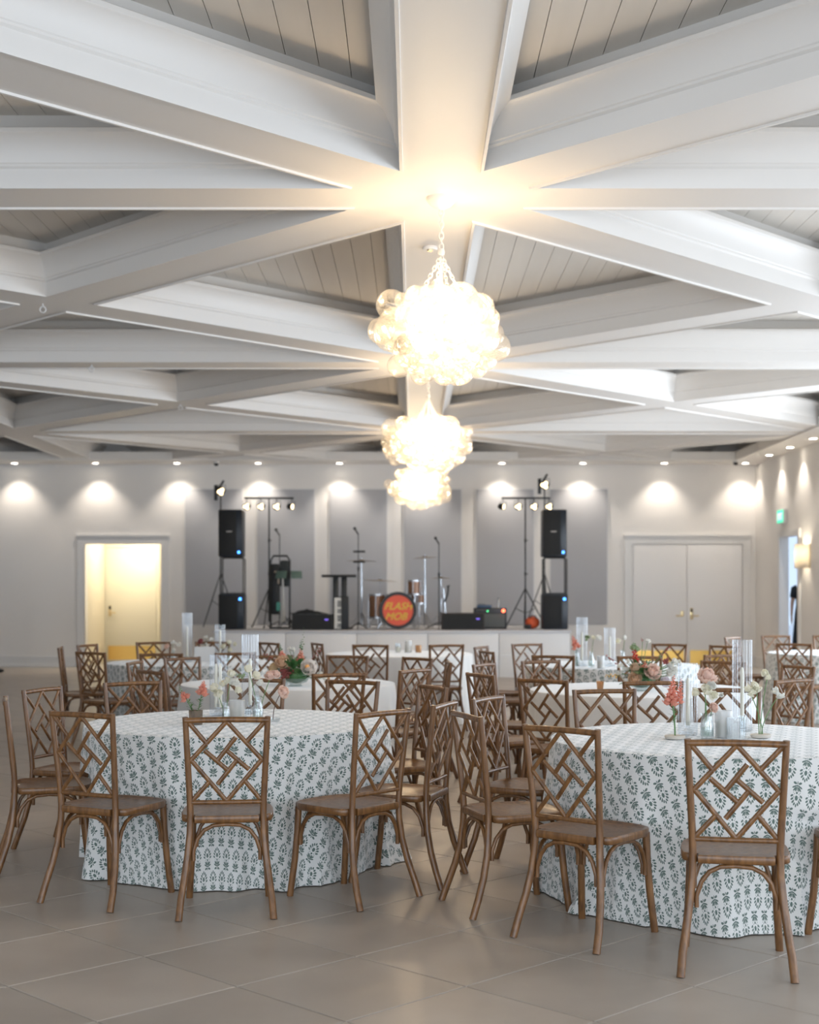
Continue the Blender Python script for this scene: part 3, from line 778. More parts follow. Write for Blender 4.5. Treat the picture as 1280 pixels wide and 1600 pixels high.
def pea_mb(r, seed=0):
    rnd = random.Random(seed); mb = MB()
    for k in range(5):
        a = rnd.uniform(0, 6.28); el = rnd.uniform(.1, 1.3)
        d = (math.cos(a) * math.cos(el), math.sin(a) * math.cos(el), math.sin(el)); up = (-math.cos(a) * math.sin(el), -math.sin(a) * math.sin(el), math.cos(el))
        petal(mb, (0, 0, 0), d, up, r * .7, r * 1.1, .5)
    mb.ico((0, 0, r * .3), r * .42, 1); return mb
def spike_mb(L, r, seed=0, n=20, top=.15):
    rnd = random.Random(seed); mb = MB()
    for k in range(n):
        f = k / n; a = k * 2.4; rr = r * (1 - f * (1 - top)); z = L * f
        c = (math.cos(a) * rr * .75, math.sin(a) * rr * .75, z)
        d = Vector((math.cos(a), math.sin(a), .5)).normalized(); rot = d.to_track_quat('Z', 'Y').to_matrix()
        mb.ico(c, rr * .62, 1, (.8, 1.0, 1.15), rot)
        petal(mb, c, (math.cos(a), math.sin(a), -.2), (0, 0, 1), rr * .5, rr * .95)
    return mb
def leaf_mb(L, w):
    mb = MB(); vs = [(0, 0, 0)]
    for a, ww, z in ((.25, .7, .04), (.55, 1, .05), (.8, .6, .0)):
        vs += [(-w * ww, L * a, z * L + .12 * w), (0, L * a, z * L - .1 * w), (w * ww, L * a, z * L + .12 * w)]
    vs.append((0, L, -.1 * L))
    return mb.add(vs, [(0, 2, 1), (0, 3, 2), (1, 2, 5, 4), (2, 3, 6, 5), (4, 5, 8, 7), (5, 6, 9, 8), (7, 8, 10), (8, 9, 10)])
LEAF_A = leaf_mb(.05, .014).mesh('leaf', LEAFM); LEAF_B = leaf_mb(.035, .005).mesh('leaf', STEM); LEAF_C = leaf_mb(.045, .012).mesh('leaf', LEAF2)
def orient(o, d, spin=0):
    q = Vector(d).normalized().to_track_quat('Z', 'Y'); o.rotation_mode = 'QUATERNION'
    from mathutils import Quaternion
    o.rotation_quaternion = q @ Quaternion((0, 0, 1), spin)
def stem_flower(name, lab, cat, base, tip, blooms, smat=None, bend=.15, leaves=0, lmesh=None, grp=None, sr=.0022, seed=0):
    """one cut flower: stem from base to tip (offset), blooms = [(fraction or (dx,dy,dz), mesh builder, material)]"""
    rnd = random.Random(seed); t = thing(name, lab, cat, base, 0, grp); tip = Vector(tip)
    n = 6; side = Vector((-tip.y, tip.x, 0)); pts = []
    for k in range(n + 1):
        f = k / n; pts.append(Vector((tip.x * f ** (1 + bend * 4), tip.y * f ** (1 + bend * 4), tip.z * f)))
    mk(MB().tube(pts, sr, 6), 'stem', smat or STEM, t)
    for (where, mb, m_, d) in blooms:
        o = mk(mb, 'bloom', m_, t, 40); w = Vector(where) if isinstance(where, tuple) else Vector((tip.x * where ** (1 + bend * 4), tip.y * where ** (1 + bend * 4), tip.z * where))
        o.location = w; orient(o, d, rnd.uniform(0, 6))
    for k in range(leaves):
        f = .35 + .5 * k / max(1, leaves); w = Vector((tip.x * f ** (1 + bend * 4), tip.y * f ** (1 + bend * 4), tip.z * f))
        o = link('leaf', lmesh or LEAF_B, t, w); o.rotation_euler = (rnd.uniform(.1, .8), 0, rnd.uniform(0, 6.28))
    return t
def TY(py): return FPX * (EYE - HTB) / (py - VPY)        # distance of a spot on a table top
UP = (0, 0, 1)
# ---- left front table
y = 8.22; hurricane(X(341, y), y, .355, .048, 'shorter fluted hurricane glass with two ivory tapers on the left front table', 'fluted hurricane glasses', True, .86)
y = 8.36; hurricane(X(391, y), y, .47, .048, 'taller fluted hurricane glass with an ivory taper on the left front table', 'fluted hurricane glasses', False, .70)
y = TY(1133); t1v = tumbler('votive_glass', X(306, y), y, .038, .078, SMOKE, 'smoky brown glass votive holding coral flowers on the left front table', None, 'vase', .95)
vx, vy = X(306, y), y
stem_flower('snapdragon', 'coral snapdragon with the taller bloom, in the smoky brown glass on the left table', 'flower', (vx + .008, vy, TZ + .012), (.025, .0, .155), [(1.0, spike_mb(.075, .024, 1), CORAL, (.15, 0, 1))], leaves=14, grp='coral snapdragons in the brown glass')
stem_flower('snapdragon', 'lower coral snapdragon leaning left in the smoky brown glass', 'flower', (vx - .008, vy + .005, TZ + .012), (-.045, .0, .13), [(1.0, spike_mb(.05, .022, 2, 14), CORAL, (-.6, 0, .8)), ((-.07, 0, .165), spike_mb(.05, .008, 3, 10), LEAF2, (-.4, 0, 1))], leaves=14, grp='coral snapdragons in the brown glass')
y = 8.05; tumbler('votive_glass', X(370, y), y, .046, .105, FROST, 'wide frosted white votive glass between the hurricanes on the left front table', None, 'votive', .95, True)
y = 7.98; tumbler('candle_holder', X(387.5, y), y, .018, .06, CLEAR, 'small cut glass candle holder beside the frosted votive on the left table', None, 'candle holder', .8, False, .05, 12)
y = TY(1131); vase(X(403, y), y, .030, .155, 'clear glass bud vase with green stems at the middle of the left front table', .65); bx_, by_ = X(403, y), y
stem_flower('sweet_pea', 'pale ivory sweet pea rising from the middle bud vase on the left table', 'flower', (bx_, by_, TZ + .016), (-.05, .01, .27), [(1.0, pea_mb(.028, 1), IVORY, (-.2, -.3, 1)), ((-.012, .0, .235), pea_mb(.03, 2), IVORY, (.3, -.5, .8)), ((0, 0, .205), pea_mb(.024, 3), WHITEP, (.4, -.5, .3)), ((-.08, .0, .24), spike_mb(.06, .014, 5, 12), LEAF2, (-.9, 0, .25))])
stem_flower('carnation', 'ruffled pink flower at the upper right of the middle bud vase on the left table', 'flower', (bx_ + .008, by_, TZ + .016), (.06, .02, .235), [(1.0, rose_mb(.036, 1.2, 4), PINK, (-.1, -.4, 1)), ((.085, .02, .245), rose_mb(.03, 1.2, 5), PINK, (.5, -.4, .7))], leaves=3)
y = 7.75; vase(X(353, y), y, .024, .12, 'clear glass bud vase of white sweet peas left of the middle on the left table', .7); bx_, by_ = X(353, y), y
stem_flower('sweet_pea', 'tall white sweet pea in the left bud vase on the left front table', 'flower', (bx_, by_, TZ + .016), (.03, 0, .24), [(1.0, pea_mb(.03, 6), IVORY, (.2, -.5, 1)), ((.04, 0, .20), pea_mb(.03, 7), WHITEP, (.4, -.6, .5)), ((.06, 0, .165), pea_mb(.026, 8), IVORY, (.6, -.6, .1)), ((.015, 0, .215), pea_mb(.024, 12), IVORY, (-.5, -.6, .4))])
stem_flower('sweet_pea', 'low ivory sweet pea leaning left in the left front table\'s left vase', 'flower', (bx_ - .006, by_, TZ + .016), (-.05, 0, .17), [(1.0, pea_mb(.03, 9), IVORY, (-.4, -.6, .7)), ((-.028, -.01, .135), pea_mb(.032, 10), IVORY, (0, -.9, .4)), ((-.012, 0, .19), pea_mb(.026, 11), IVORY, (.2, -.6, .8))])
y = TY(1128); tumbler('bud_dish', X(430, y), y, .030, .02, CLEAR, 'low clear glass dish holding a drooping rose on the left front table', None, 'vase')
bx_, by_ = X(424, y), y
stem_flower('rose', 'open peach rose drooping right on a dark stem on the left front table', 'flower', (bx_ + .01, by_, TZ + .010), (.045, 0, .15), [(1.0, rose_mb(.042, 1.3, 14), PINK, (.75, -.35, .35))], BROWNST, .3)
# ---- right front table
y = 7.12; hurricane(X(1075, y), y, .365, .047, 'shorter fluted hurricane glass with an ivory taper on the right front table', 'fluted hurricane glasses', False, .80)
y = 7.34; hurricane(X(1160, y), y, .475, .049, 'taller fluted hurricane glass with an ivory taper on the right front table', 'fluted hurricane glasses', False, .70)
def frog(px, py, lab):
    y = TY(py); t = thing('flower_dish', lab, 'dish', (X(px, y), y, TZ), 0, 'low ceramic flower dishes')
    mk(MB().lathe([(.035, 0), (.048, .004), (.052, .016), (.047, .02), (.02, .018), (0, .018)], 28), 'dish', CERAM, t); return X(px, y), y
fx, fy = frog(1055, 1156, 'low pale ceramic dish holding the coral snapdragon on the right front table')
stem_flower('snapdragon', 'tall coral snapdragon with two flower spikes left of the right table\'s glassware', 'flower', (fx, fy, TZ + .019), (-.012, 0, .17), [((-.022, 0, .155), spike_mb(.145, .026, 21, 30), CORAL, (.12, 0, 1)), ((.02, .01, .165), spike_mb(.12, .017, 22, 24), CORAL, (.12, 0, 1))], leaves=16, sr=.004)
y = 6.95; vase(X(1105, y), y, .034, .125, 'clear glass bud vase of ivory flowers on the right front table', .85); bx_, by_ = X(1105, y), y
stem_flower('freesia', 'ivory freesia spray in the bud vase on the right front table', 'flower', (bx_, by_, TZ + .016), (-.01, 0, .21), [(1.0, pea_mb(.036, 31), IVORY, (0, -.5, 1)), ((-.045, 0, .205), pea_mb(.028, 32), IVORY, (-.6, -.4, .6)), ((.02, 0, .23), pea_mb(.03, 33), WHITEP, (.2, -.5, .9)), ((.02, 0, .19), pea_mb(.03, 34), IVORY, (.5, -.6, .3)), ((.06, 0, .195), pea_mb(.018, 35), WHITEP, (.8, -.3, .3))], leaves=3)
stem_flower('rose', 'low blush rose at the right of the bud vase on the right front table', 'flower', (bx_ + .01, by_ + .01, TZ + .016), (.02, .01, .135), [(1.0, rose_mb(.028, 1, 36), PINK, (.5, -.7, .3))])
stem_flower('rose', 'large pale pink open rose behind the ivory freesias on the right front table', 'flower', (bx_ - .005, by_ + .02, TZ + .016), (.008, .03, .275), [(1.0, rose_mb(.055, 1.3, 37), PINK, (.25, -.5, .75))])
y = 7.0; tumbler('votive_glass', X(1131, y), y, .043, .135, FROST, 'tall frosted votive glass behind the diamond-cut tumbler on the right front table', None, 'votive', .97, True)
y = TY(1156); tumbler('cut_glass_tumbler', X(1146.5, y), y, .033, .105, glass('cut glass', opacity=.22, tint=(.92, .94, .95), diffuse=.12), 'diamond-cut clear glass tumbler at the front of the right table', None, 'glass', .92, False, .045, 16)
y = 6.93; tumbler('candle_holder', X(1161, y), y, .02, .115, CLEAR, 'slim cut glass candle holder right of the diamond-cut tumbler', None, 'candle holder', .75, False, .06, 10)
fx, fy = frog(1189, 1154, 'low pale ceramic dish holding white flowers on the right front table')
for k, (dx, dz, lab, md) in enumerate(((-.012, .215, 'tall', IVORY), (.035, .275, 'tallest', IVORY), (.085, .19, 'right-leaning', WHITEP), (-.06, .20, 'left-leaning', IVORY))):
    stem_flower('ranunculus', '%s white flower in the low ceramic dish on the right front table' % lab, 'flower', (fx + .006 * (k - 1.5), fy, TZ + .019), (dx, 0, dz), [(1.0, pea_mb(.03 if k != 1 else .022, 50 + k), md, (.1 * (k - 1), -.7, .7)), ((dx - .012, 0, dz + .018), pea_mb(.024, 60 + k), md, (-.3, -.6, .7))], grp='white flowers in the low dish')

# ---- big bouquets on the plain white tables
def bouquet(x, y, lab, red, seed):
    rnd = random.Random(seed)
    t = thing('flower_arrangement', lab, 'flowers', (x, y, TZ), 0, 'low bouquets on the plain white tables')
    mk(MB().lathe([(.05, 0), (.055, .006), (.04, .012), (.04, .016), (.085, .03), (.105, .06), (.10, .06), (.08, .036), (0, .026)], 28), 'bowl', glass('pale bowl glass', (.8, .88, .9), .06, (.92, .95, .94), .1, diffuse=.12), t)
    c0 = Vector((0, 0, .065))
    mk(MB().ico((0, 0, .08), .085, 2, (1.1, 1.1, .7)), 'moss_ball', LEAFM, t)
    for k in range(100):
        a = rnd.uniform(0, 6.28); el = rnd.uniform(-.1, 1.2); d = Vector((math.cos(a) * math.cos(el), math.sin(a) * math.cos(el), math.sin(el)))
        o = link('leaf', rnd.choice((LEAF_A, LEAF_A, LEAF_C)), t, c0 + d * rnd.uniform(.07, .13)); s_ = rnd.uniform(1.0, 1.8); o.scale = (s_, s_, s_)
        q = d.to_track_quat('Y', 'Z'); o.rotation_mode = 'QUATERNION'; o.rotation_quaternion = q
    def put(dx, dy, dz, mb, m_, d, st=True):
        dz -= .028
        if st: mk(MB().tube([(0, 0, .08), (dx * .5, dy * .5, .08 + (dz - .08) * .6), (dx, dy, dz)], .0022, 5), 'stem', STEM, t)
        o = mk(mb, 'bloom', m_, t, 40); o.location = (dx, dy, dz); orient(o, d, rnd.uniform(0, 6))
    if not red:
        put(-.09, -.06, .20, rose_mb(.062, 1, 1), PEACH, (-.2, -.8, .6)); put(.10, -.09, .165, rose_mb(.072, 1.4, 2), mat('cream peony petal', (.95, .89, .84), .6, thin=.45), (.3, -.85, .35))
        put(.10, -.145, .185, MB().ico((0, 0, 0), .02, 1), ORANGE, UP, False)
        put(-.06, -.10, .13, spike_mb(.05, .035, 3, 14), MAUVE, (0, -.8, .4)); put(-.15, -.02, .16, rose_mb(.05, 1, 4), mat('butter petal', (.80, .62, .38), .6, thin=.45), (-.8, -.4, .3))
        put(-.10, .02, .24, spike_mb(.07, .026, 5, 14), CORAL, (-.2, 0, 1)); put(-.115, .02, .30, spike_mb(.06, .012, 6, 10), LEAFM, (-.15, 0, 1), False)
        put(.04, 0, .20, spike_mb(.12, .030, 7, 22), CORAL, (0, 0, 1)); put(.04, 0, .31, spike_mb(.08, .014, 8, 12), LEAFM, (.05, 0, 1), False)
        put(.055, 0, .33, spike_mb(.16, .010, 9, 9, .3), LEAF2, (.06, 0, 1))
        put(.18, -.05, .11, pea_mb(.03, 10), WHITEP, (.6, -.6, .4)); put(.21, -.04, .09, pea_mb(.03, 11), WHITEP, (.8, -.5, .3)); put(-.02, .05, .29, pea_mb(.026, 12), WHITEP, (0, 0, 1)); put(-.05, .05, .30, pea_mb(.02, 13), WHITEP, (0, 0, 1))
        tw = ((.10, .02, .16, .19, .02, .28), (-.12, .0, .16, -.24, 0, .245))
    else:
        put(-.06, -.09, .115, rose_mb(.055, 1, 21), PEACH, (-.2, -.9, .3)); put(.06, -.09, .16, rose_mb(.07, 1.3, 22), PINK, (.2, -.85, .5)); put(.06, -.135, .18, MB().ico((0, 0, 0), .016, 1), ORANGE, UP, False)
        put(-.03, -.02, .17, spike_mb(.17, .024, 23, 26, .5), RED, (-.15, 0, 1)); put(-.055, -.02, .33, spike_mb(.05, .03, 24, 10), LEAF2, (0, 0, 1), False)
        put(.01, -.07, .19, spike_mb(.07, .022, 25, 12), CORAL, (.1, -.4, 1)); put(-.05, -.07, .19, rose_mb(.045, 1, 26), mat('pale apricot petal', (.85, .68, .52), .6, thin=.45), (-.2, -.8, .5))
        for k in range(9): put(-.11 - .02 * (k % 4), -.03 - .01 * k, .13 + .028 * (k // 2), pea_mb(.021, 30 + k), WHITEP, (-.5, -.6, .4))
        for k in range(9): put(.19 + .022 * (k % 3), -.01, .14 + .024 * (k // 2), pea_mb(.024, 40 + k), WHITEP, (.4, -.6, .6))
        put(.15, -.10, .095, rose_mb(.045, 1.1, 51), mat('lilac white petal', (.82, .76, .80), .6, thin=.45), (.4, -.8, .3)); put(.17, -.03, .23, spike_mb(.05, .022, 52, 12), MAUVE, (.5, 0, 1))
        put(-.18, -.06, .14, spike_mb(.10, .013, 53, 10, .6), mat('amber seed pod', (.72, .45, .12), .6), (-1, -.1, .02)); put(.05, .03, .375, pea_mb(.024, 54), WHITEP, (.2, 0, 1))
        put(.14, .0, .27, spike_mb(.06, .012, 55, 8), LEAF2, (.5, 0, 1)); put(.01, 0, .39, spike_mb(.03, .008, 56, 6), MAUVE, (-.4, 0, 1)); put(.26, .02, .22, pea_mb(.03, 57), WHITEP, (.6, -.4, .6))
        tw = ((-.1, 0, .16, -.26, 0, .25), (.1, 0, .18, .2, 0, .31))
    for (a, b, c, d, e, f) in tw:
        mb = MB().tube([(a, b, c), ((a + d) / 2, e, (c + f) / 2 + .01), (d, e, f)], .0018, 5)
        mk(mb, 'twig', BROWNST, t); bm_ = MB()
        for k in range(7): bm_.ico((a + (d - a) * (.4 + .1 * k) + rnd.uniform(-.012, .012), e, c + (f - c) * (.4 + .1 * k) + rnd.uniform(-.006, .016)), .007, 1)
        o = mk(bm_, 'berries', MAUVE, t); o['kind'] = 'stuff'
yb = 10.75; bouquet(X(462, yb), yb, 'low bouquet of coral snapdragons and peach roses on the left plain white table', False, 5)
y = TY(1070); tumbler('votive_glass', X(442, y), y, .036, .125, glass('ribbed glass', opacity=.2, tint=(.85, .9, .93), diffuse=.2), 'ribbed clear glass votive in front of the pink bouquet on the left white table', None, 'votive', .97, True, .04, 20)
y = 11.0; tumbler('votive_glass', X(511.5, y), y, .024, .06, AMBER, 'small amber glass votive right of the pink bouquet on the left white table', None, 'votive', .8, True)
yb = 10.25; bouquet(X(1002, yb), yb, 'low bouquet with a red flower spike and white blossom on the right plain white table', True, 9)
y = 10.3; tumbler('votive_glass', X(938, y), y, .028, .066, AMBER, 'small amber glass votive left of the red flower bouquet on the right white table', None, 'votive', .75, True)
# ---- far tables
y = 14.35; hurricane(X(292.5, y), y, .50, .050, 'taller hurricane glass with an ivory taper on the far left leaf-print table', 'hurricane glasses on the far left table', False, .72)
y = 14.3; hurricane(X(344, y), y, .38, .050, 'shorter hurricane glass with an ivory taper on the far left leaf-print table', 'hurricane glasses on the far left table', False, .86)
y = 14.45; t = thing('menu_card', 'blank white folded card standing on the far left leaf-print table', 'card', (X(320, y), y, TZ), 0)
mk(MB().add([(-.105, -.04, 0), (.105, -.04, 0), (.105, 0, .15), (-.105, 0, .15), (-.105, .04, 0), (.105, .04, 0)], [(0, 1, 2, 3), (3, 2, 5, 4)]), 'folded_sheet', mat('white card', (.85, .85, .85), .35), t, 0)
t.children[0].modifiers.new('thick', 'SOLIDIFY').thickness = .003
for k, (px, pd, lab, hgt, mm, m2) in enumerate(((270, 14.2, 'bud vase of white and pink flowers leftmost on far left table', .17, WHITEP, PINK), (322, 14.75, 'bud vase of white and magenta flowers behind the far left card', .20, WHITEP, MAUVE), (358, 14.2, 'bud vase of ivory flowers, rightmost on the far left table', .17, IVORY, IVORY))):
    vx, vy = X(px, pd), pd; vase(vx, vy, .028, .11, 'small ' + lab, .7)
    stem_flower('sweet_pea', 'blossom in the small ' + lab, 'flower', (vx, vy, TZ + .016), (0, 0, hgt), [(1.0, pea_mb(.032, 70 + k), mm, UP), ((-.05, 0, hgt - .03), rose_mb(.035, 1, 71 + k), m2, (-.6, -.5, .5)), ((.045, 0, hgt - .01), pea_mb(.03, 73 + k), mm, (.6, -.4, .5)), ((.01, 0, hgt - .06), pea_mb(.03, 75 + k), mm, (.1, -.8, .2))], leaves=2)
y = 13.55; hurricane(X(909.5, y), y, .47, .051, 'taller hurricane glass with an ivory taper on the far table before the double doors', 'hurricane glasses on the far right table', False, .70)
y = 13.5; hurricane(X(953, y), y, .37, .052, 'shorter hurricane glass with an ivory taper on the far table before the double doors', 'hurricane glasses on the far right table', False, .78)
y = 13.3; vase(X(902, y), y, .022, .17, 'slim bud vase with a coral snapdragon on the far table before the double doors', .95)
stem_flower('snapdragon', 'coral snapdragon in the slim bud vase on the far table before the double doors', 'flower', (X(902, y), y, TZ + .016), (-.02, 0, .19), [((-.005, 0, .17), spike_mb(.13, .032, 81, 18), CORAL, (-.35, 0, 1))], leaves=8)
y = 13.3; vase(X(924, y), y, .030, .15, 'round bud vase of pale blossom between the far hurricanes', .6)
stem_flower('sweet_pea', 'pale green and white blossom in the round vase between the far hurricanes', 'flower', (X(924, y), y, TZ + .016), (.02, 0, .25), [(1.0, pea_mb(.03, 82), IVORY, UP), ((-.03, 0, .26), spike_mb(.04, .025, 83, 10), LEAF2, (-.6, 0, .6)), ((.06, 0, .25), pea_mb(.035, 84), WHITEP, (.6, -.4, .6))], leaves=3)
y = 13.1; tumbler('votive_glass', X(939, y), y, .036, .12, FROST, 'pale frosted votive glass in front of the shorter far hurricane', None, 'votive', .95, True)
y = 14.0; vase(X(973, y), y, .026, .13, 'bud vase of white blossom right of the far hurricanes', .7)
stem_flower('sweet_pea', 'white blossom in the bud vase right of the far hurricanes', 'flower', (X(973, y), y, TZ + .016), (.02, 0, .22), [(1.0, pea_mb(.035, 85), WHITEP, UP), ((-.03, 0, .2), pea_mb(.035, 86), IVORY, (-.5, -.5, .6))])
y = 16.45
for px, h, r, m_, lab in ((622, .11, .034, CLEAR, 'left clear glass votive on the white table nearest the stage'), (638, .14, .042, FROST, 'tallest pale votive on the white table nearest the stage'), (654, .085, .036, AMBER, 'small amber glass votive on the white table nearest the stage')):
    tumbler('votive_glass', X(px, y), y, r, h, m_, lab, 'votives on the white table nearest the stage', 'votive', .95, True)

# ------------------------------------------------------------------ stage
SH = .80
st = thing('stage', 'low white stage platform with panelled front along the end wall', 'stage', (0, 0, 0))
mk(MB().bbox(sx0 - .02, sx1 + .02, 23.97, YB - .04, SH - .04, SH, .006), 'deck', mat('white stage deck', (.62, .62, .64), .5), st)
nP = 5
for k in range(nP):
    a, b = sx0 + (sx1 - sx0) * k / nP, sx0 + (sx1 - sx0) * (k + 1) / nP
    mk(MB().bbox(a + .004, b - .004, 24.0, 24.05, .0, SH - .04, .005), 'front_panel', TRIM, st)
    mk(MB().box(a + .02, b - .02, 23.988, 24.0, .36, .385), 'batten', TRIM, st, 0)
for a, b in ((sx0, sx0 + .05), (sx1 - .05, sx1)): mk(MB().box(a, b, 24.05, YB - .05, 0, SH - .04), 'side_panel', TRIM, st, 0)

BLUE = mat('blue standby light', (.1, .3, 1), .4, emit=(.05, .25, 1), es=4)
GRILLE = mat('speaker grille', (.006, .007, .008), .6, bump=.4, bscale=400); SIDE = mat('blue-black speaker side', (.008, .014, .024), .35)  # cabinets are one even bluish black
def speaker_box(name, lab, px0, px1, py0, py1, Y, badge, rail):
    x0, x1 = X(px0, Y), X(px1, Y); z0, z1 = (SH if py1 is None else Zh(py1, Y)), Zh(py0, Y)
    t = thing(name, lab, 'speaker', ((x0 + x1) / 2, Y, z0), 0, 'black loudspeaker boxes on the stage'); hw, h = (x1 - x0) / 2, z1 - z0
    mk(MB().bbox(-hw, hw, 0, .42, 0, h, .02), 'cabinet', SIDE, t)
    mk(MB().bbox(-hw + .015, hw - .11, -.018, 0, .03, h - .03, .006), 'grille', GRILLE, t)
    mk(MB().bbox(hw - .085, hw - .045, -.006, 0, .06 if badge else h - .11, .10 if badge else h - .07, .003), 'status_light', BLUE, t)
    if badge: mk(MB().bbox(-.07, .03, -.024, -.018, h * .52, h * .52 + .022, .003), 'badge', mat('grey badge', (.45, .42, .4), .4), t)
    return t
def tower(side, px0, px1, barpx, Y=24.75):
    lab = side
    speaker_box('subwoofer', 'black subwoofer box at the bottom of the %s speaker tower' % lab, px0, px1 + 1, 928, None, Y, False, None)
    zt = Zh(928, Y); zb = Zh(870, Y)
    x0, x1 = X(px0 + 1, Y), X(px1 + 1, Y)
    t = thing('speaker_riser', 'open black tube frame between the boxes of the %s speaker tower' % lab, 'stand', ((x0 + x1) / 2, Y + .2, zt), 0, 'black riser frames'); hw = (x1 - x0) / 2; h = zb - zt
    for yy in (-.14, .16):
        mk(MB().tube([(-hw + .02, yy, 0), (-hw + .02, yy, h - .04), (-hw + .06, yy, h - .013), (hw - .06, yy, h - .013), (hw - .02, yy, h - .04), (hw - .02, yy, 0)], .013, 8), 'hoop', BLACKMETAL, t)
    mk(MB().box(-hw + .02, hw - .02, -.15, .17, .001, .02), 'base_plate', BLACKMETAL, t, 0)
    speaker_box('loudspeaker', 'black full-range loudspeaker on top of the %s speaker tower' % lab, px0, px1 - 1, 796, 870, Y, True, None)
tower('left', 341, 380, 345); tower('right', 848, 887, 851)

WARM = mat('lit stage lamp lens', (1, .9, .7), .5, emit=(1, .74, .40), es=3)
def tripod(t, z0, zsp, spread, r=.012, a0=.4, top=None):
    for k in range(3):
        a = a0 + 2 * PI * k / 3
        mk(MB().tube([(0, 0, zsp), (spread * math.cos(a), spread * math.sin(a), z0 + .012)], r, 8), 'leg', BLACKMETAL, t)
    for k in range(3):
        a = a0 + 2 * PI * k / 3
        mk(MB().tube([(0, 0, z0 + (zsp - z0) * .38), (spread * .5 * math.cos(a), spread * .5 * math.sin(a), z0 + (zsp - z0) * .5)], r * .6, 6), 'brace', BLACKMETAL, t)
def par_can(t, x, y, z, face=(0, -1, -.15), r=.052, lit=WARM):
    f = Vector(face).normalized(); q = f.to_track_quat('Z', 'X').to_matrix()
    b = MB().lathe([(r * .6, -.09), (r, -.06), (r, .02), (r * .9, .02), (r * .85, 0), (0, 0)], 20); b.v = [tuple(q @ Vector(v) + Vector((x, y, z))) for v in b.v]
    o = mk(b, 'lamp_housing', BLACKMETAL, t)
    for k in range(3):
        a = PI / 2 + 2 * PI * k / 3
        c = q @ Vector((math.cos(a) * r * .45, math.sin(a) * r * .45, .008)) + Vector((x, y, z))
        mk(MB().ico(c, r * .42, 2), 'lens', lit, o)
    mk(MB().tube([(x - r - .006, y, z), (x - r - .006, y, z + r + .03), (x + r + .006, y, z + r + .03), (x + r + .006, y, z)], .005, 6), 'yoke', BLACKMETAL, o)
def light_bar(lab, pole, bar0, bar1, lamps, Y, turned):
    x = X(pole, Y); t = thing('light_stand', lab, 'light stand', (x, Y, 0), 0, 'T-bar light stands on the stage')
    zb = Zh(780, Y)
    mk(MB().tube([(0, 0, SH + .12), (0, 0, zb)], [.014, .014], 10), 'pole', BLACKMETAL, t)
    for zz in (1.75, 2.35): mk(MB().lathe([(.02, zz), (.022, zz + .03), (.02, zz + .06)], 12).tube([(0, -.01, zz + .03), (.05, -.02, zz + .03)], .007, 6), 'clamp_collar', BLACKMETAL, t)
    tripod(t, SH, SH + .72, .42, .011)
    mk(MB().bbox(X(bar0, Y) - x, X(bar1, Y) - x, -.018, .018, zb, zb + .036, .005), 'crossbar', BLACKMETAL, t)
    for k, px in enumerate(lamps):
        par_can(t, X(px, Y) - x, -.02, zb - .135, (.9 if turned == k else 0, -1 if turned != k else -.5, -.1), .068 if turned != k else .055)
        mk(MB().tube([(X(px, Y) - x, 0, zb), (X(px, Y) - x, -.02, zb - .05)], .008, 6), 'hanger', BLACKMETAL, t)
light_bar('black T-bar light stand with four lit lamps beside the left speaker tower', 420.5, 382, 459, (385.5, 408, 432.5, 456), 25.3, 3)
light_bar('black T-bar light stand with four lit lamps left of the right speaker tower', 821, 784, 860, (786, 810, 834.5, 858), 25.3, 0)
def tall_lamp(lab, px, py, Y, face):
    x = X(px, Y); t = thing('spotlight_stand', lab, 'light stand', (x, Y, 0), 0, 'tall spotlight stands behind the speaker towers'); z = Zh(py, Y)
    mk(MB().tube([(0, 0, SH + .1), (0, 0, z - .08)], .013, 10), 'pole', BLACKMETAL, t)
    tripod(t, SH, SH + 1.0, .38, .010, 2.7)
    par_can(t, 0, -.03, z, face, .085); mk(MB().tube([(-.02, 0, z + .08), (.05, .02, z + .2)], .02, 8), 'clamp', BLACKMETAL, t)
    mk(MB().bbox(-.12, -.06, -.02, .06, z - .16, z + .12, .01), 'barn_door', BLACKMETAL, t)
tall_lamp('tall black spotlight stand rising behind the left speaker tower', 345, 768, 25.7, (.55, -.7, -.45))
tall_lamp('tall black spotlight stand rising behind the right speaker tower', 851, 758, 25.7, (0, -1, -.2))

def mic_stand(lab, px, pytop, Y, boom=None, spread=.28):
    x = X(px, Y); zt = Zh(pytop, Y); t = thing('microphone_stand', lab, 'microphone stand', (x, Y, SH), 0, 'microphone stands on the stage')
    mk(MB().tube([(0, 0, .05), (0, 0, (zt - SH) * .62)], .011, 8), 'pole', BLACKMETAL, t)
    mk(MB().tube([(0, 0, (zt - SH) * .6), (0, 0, zt - SH - .1)], .008, 8), 'inner_pole', BLACKMETAL, t)
    mk(MB().lathe([(.018, (zt - SH) * .58), (.02, (zt - SH) * .62)], 10), 'clutch', BLACKMETAL, t)
    for k in range(3):
        a = .5 + 2 * PI * k / 3; mk(MB().tube([(0, 0, .12), (spread * math.cos(a), spread * math.sin(a), .01)], .009, 6), 'leg', BLACKMETAL, t)
    m_ = mk(MB().tube([(0, 0, zt - SH - .1), (-.05, -.05, zt - SH - .02)], .013, 8), 'microphone', BLACK, t)
    mk(MB().ico((-.06, -.06, zt - SH), .028, 2), 'mic_head', BLACKMETAL, m_)
    if boom:
        for dz, w_ in boom: mk(MB().bbox(-.09, .12, -.03, .03, zt - SH - dz, zt - SH - dz + .035, .008), 'phone_clip', BLACK, t)
mic_stand('tall microphone stand with black clips left of the drum kit', 560, 826, 24.7, [(.42, 0), (.6, 0)], .18)
mic_stand('microphone stand right of the red bass drum', 686, 841, 24.7)
mic_stand('microphone stand rising behind the black gig bag at stage left', 437, 828, 25.9)

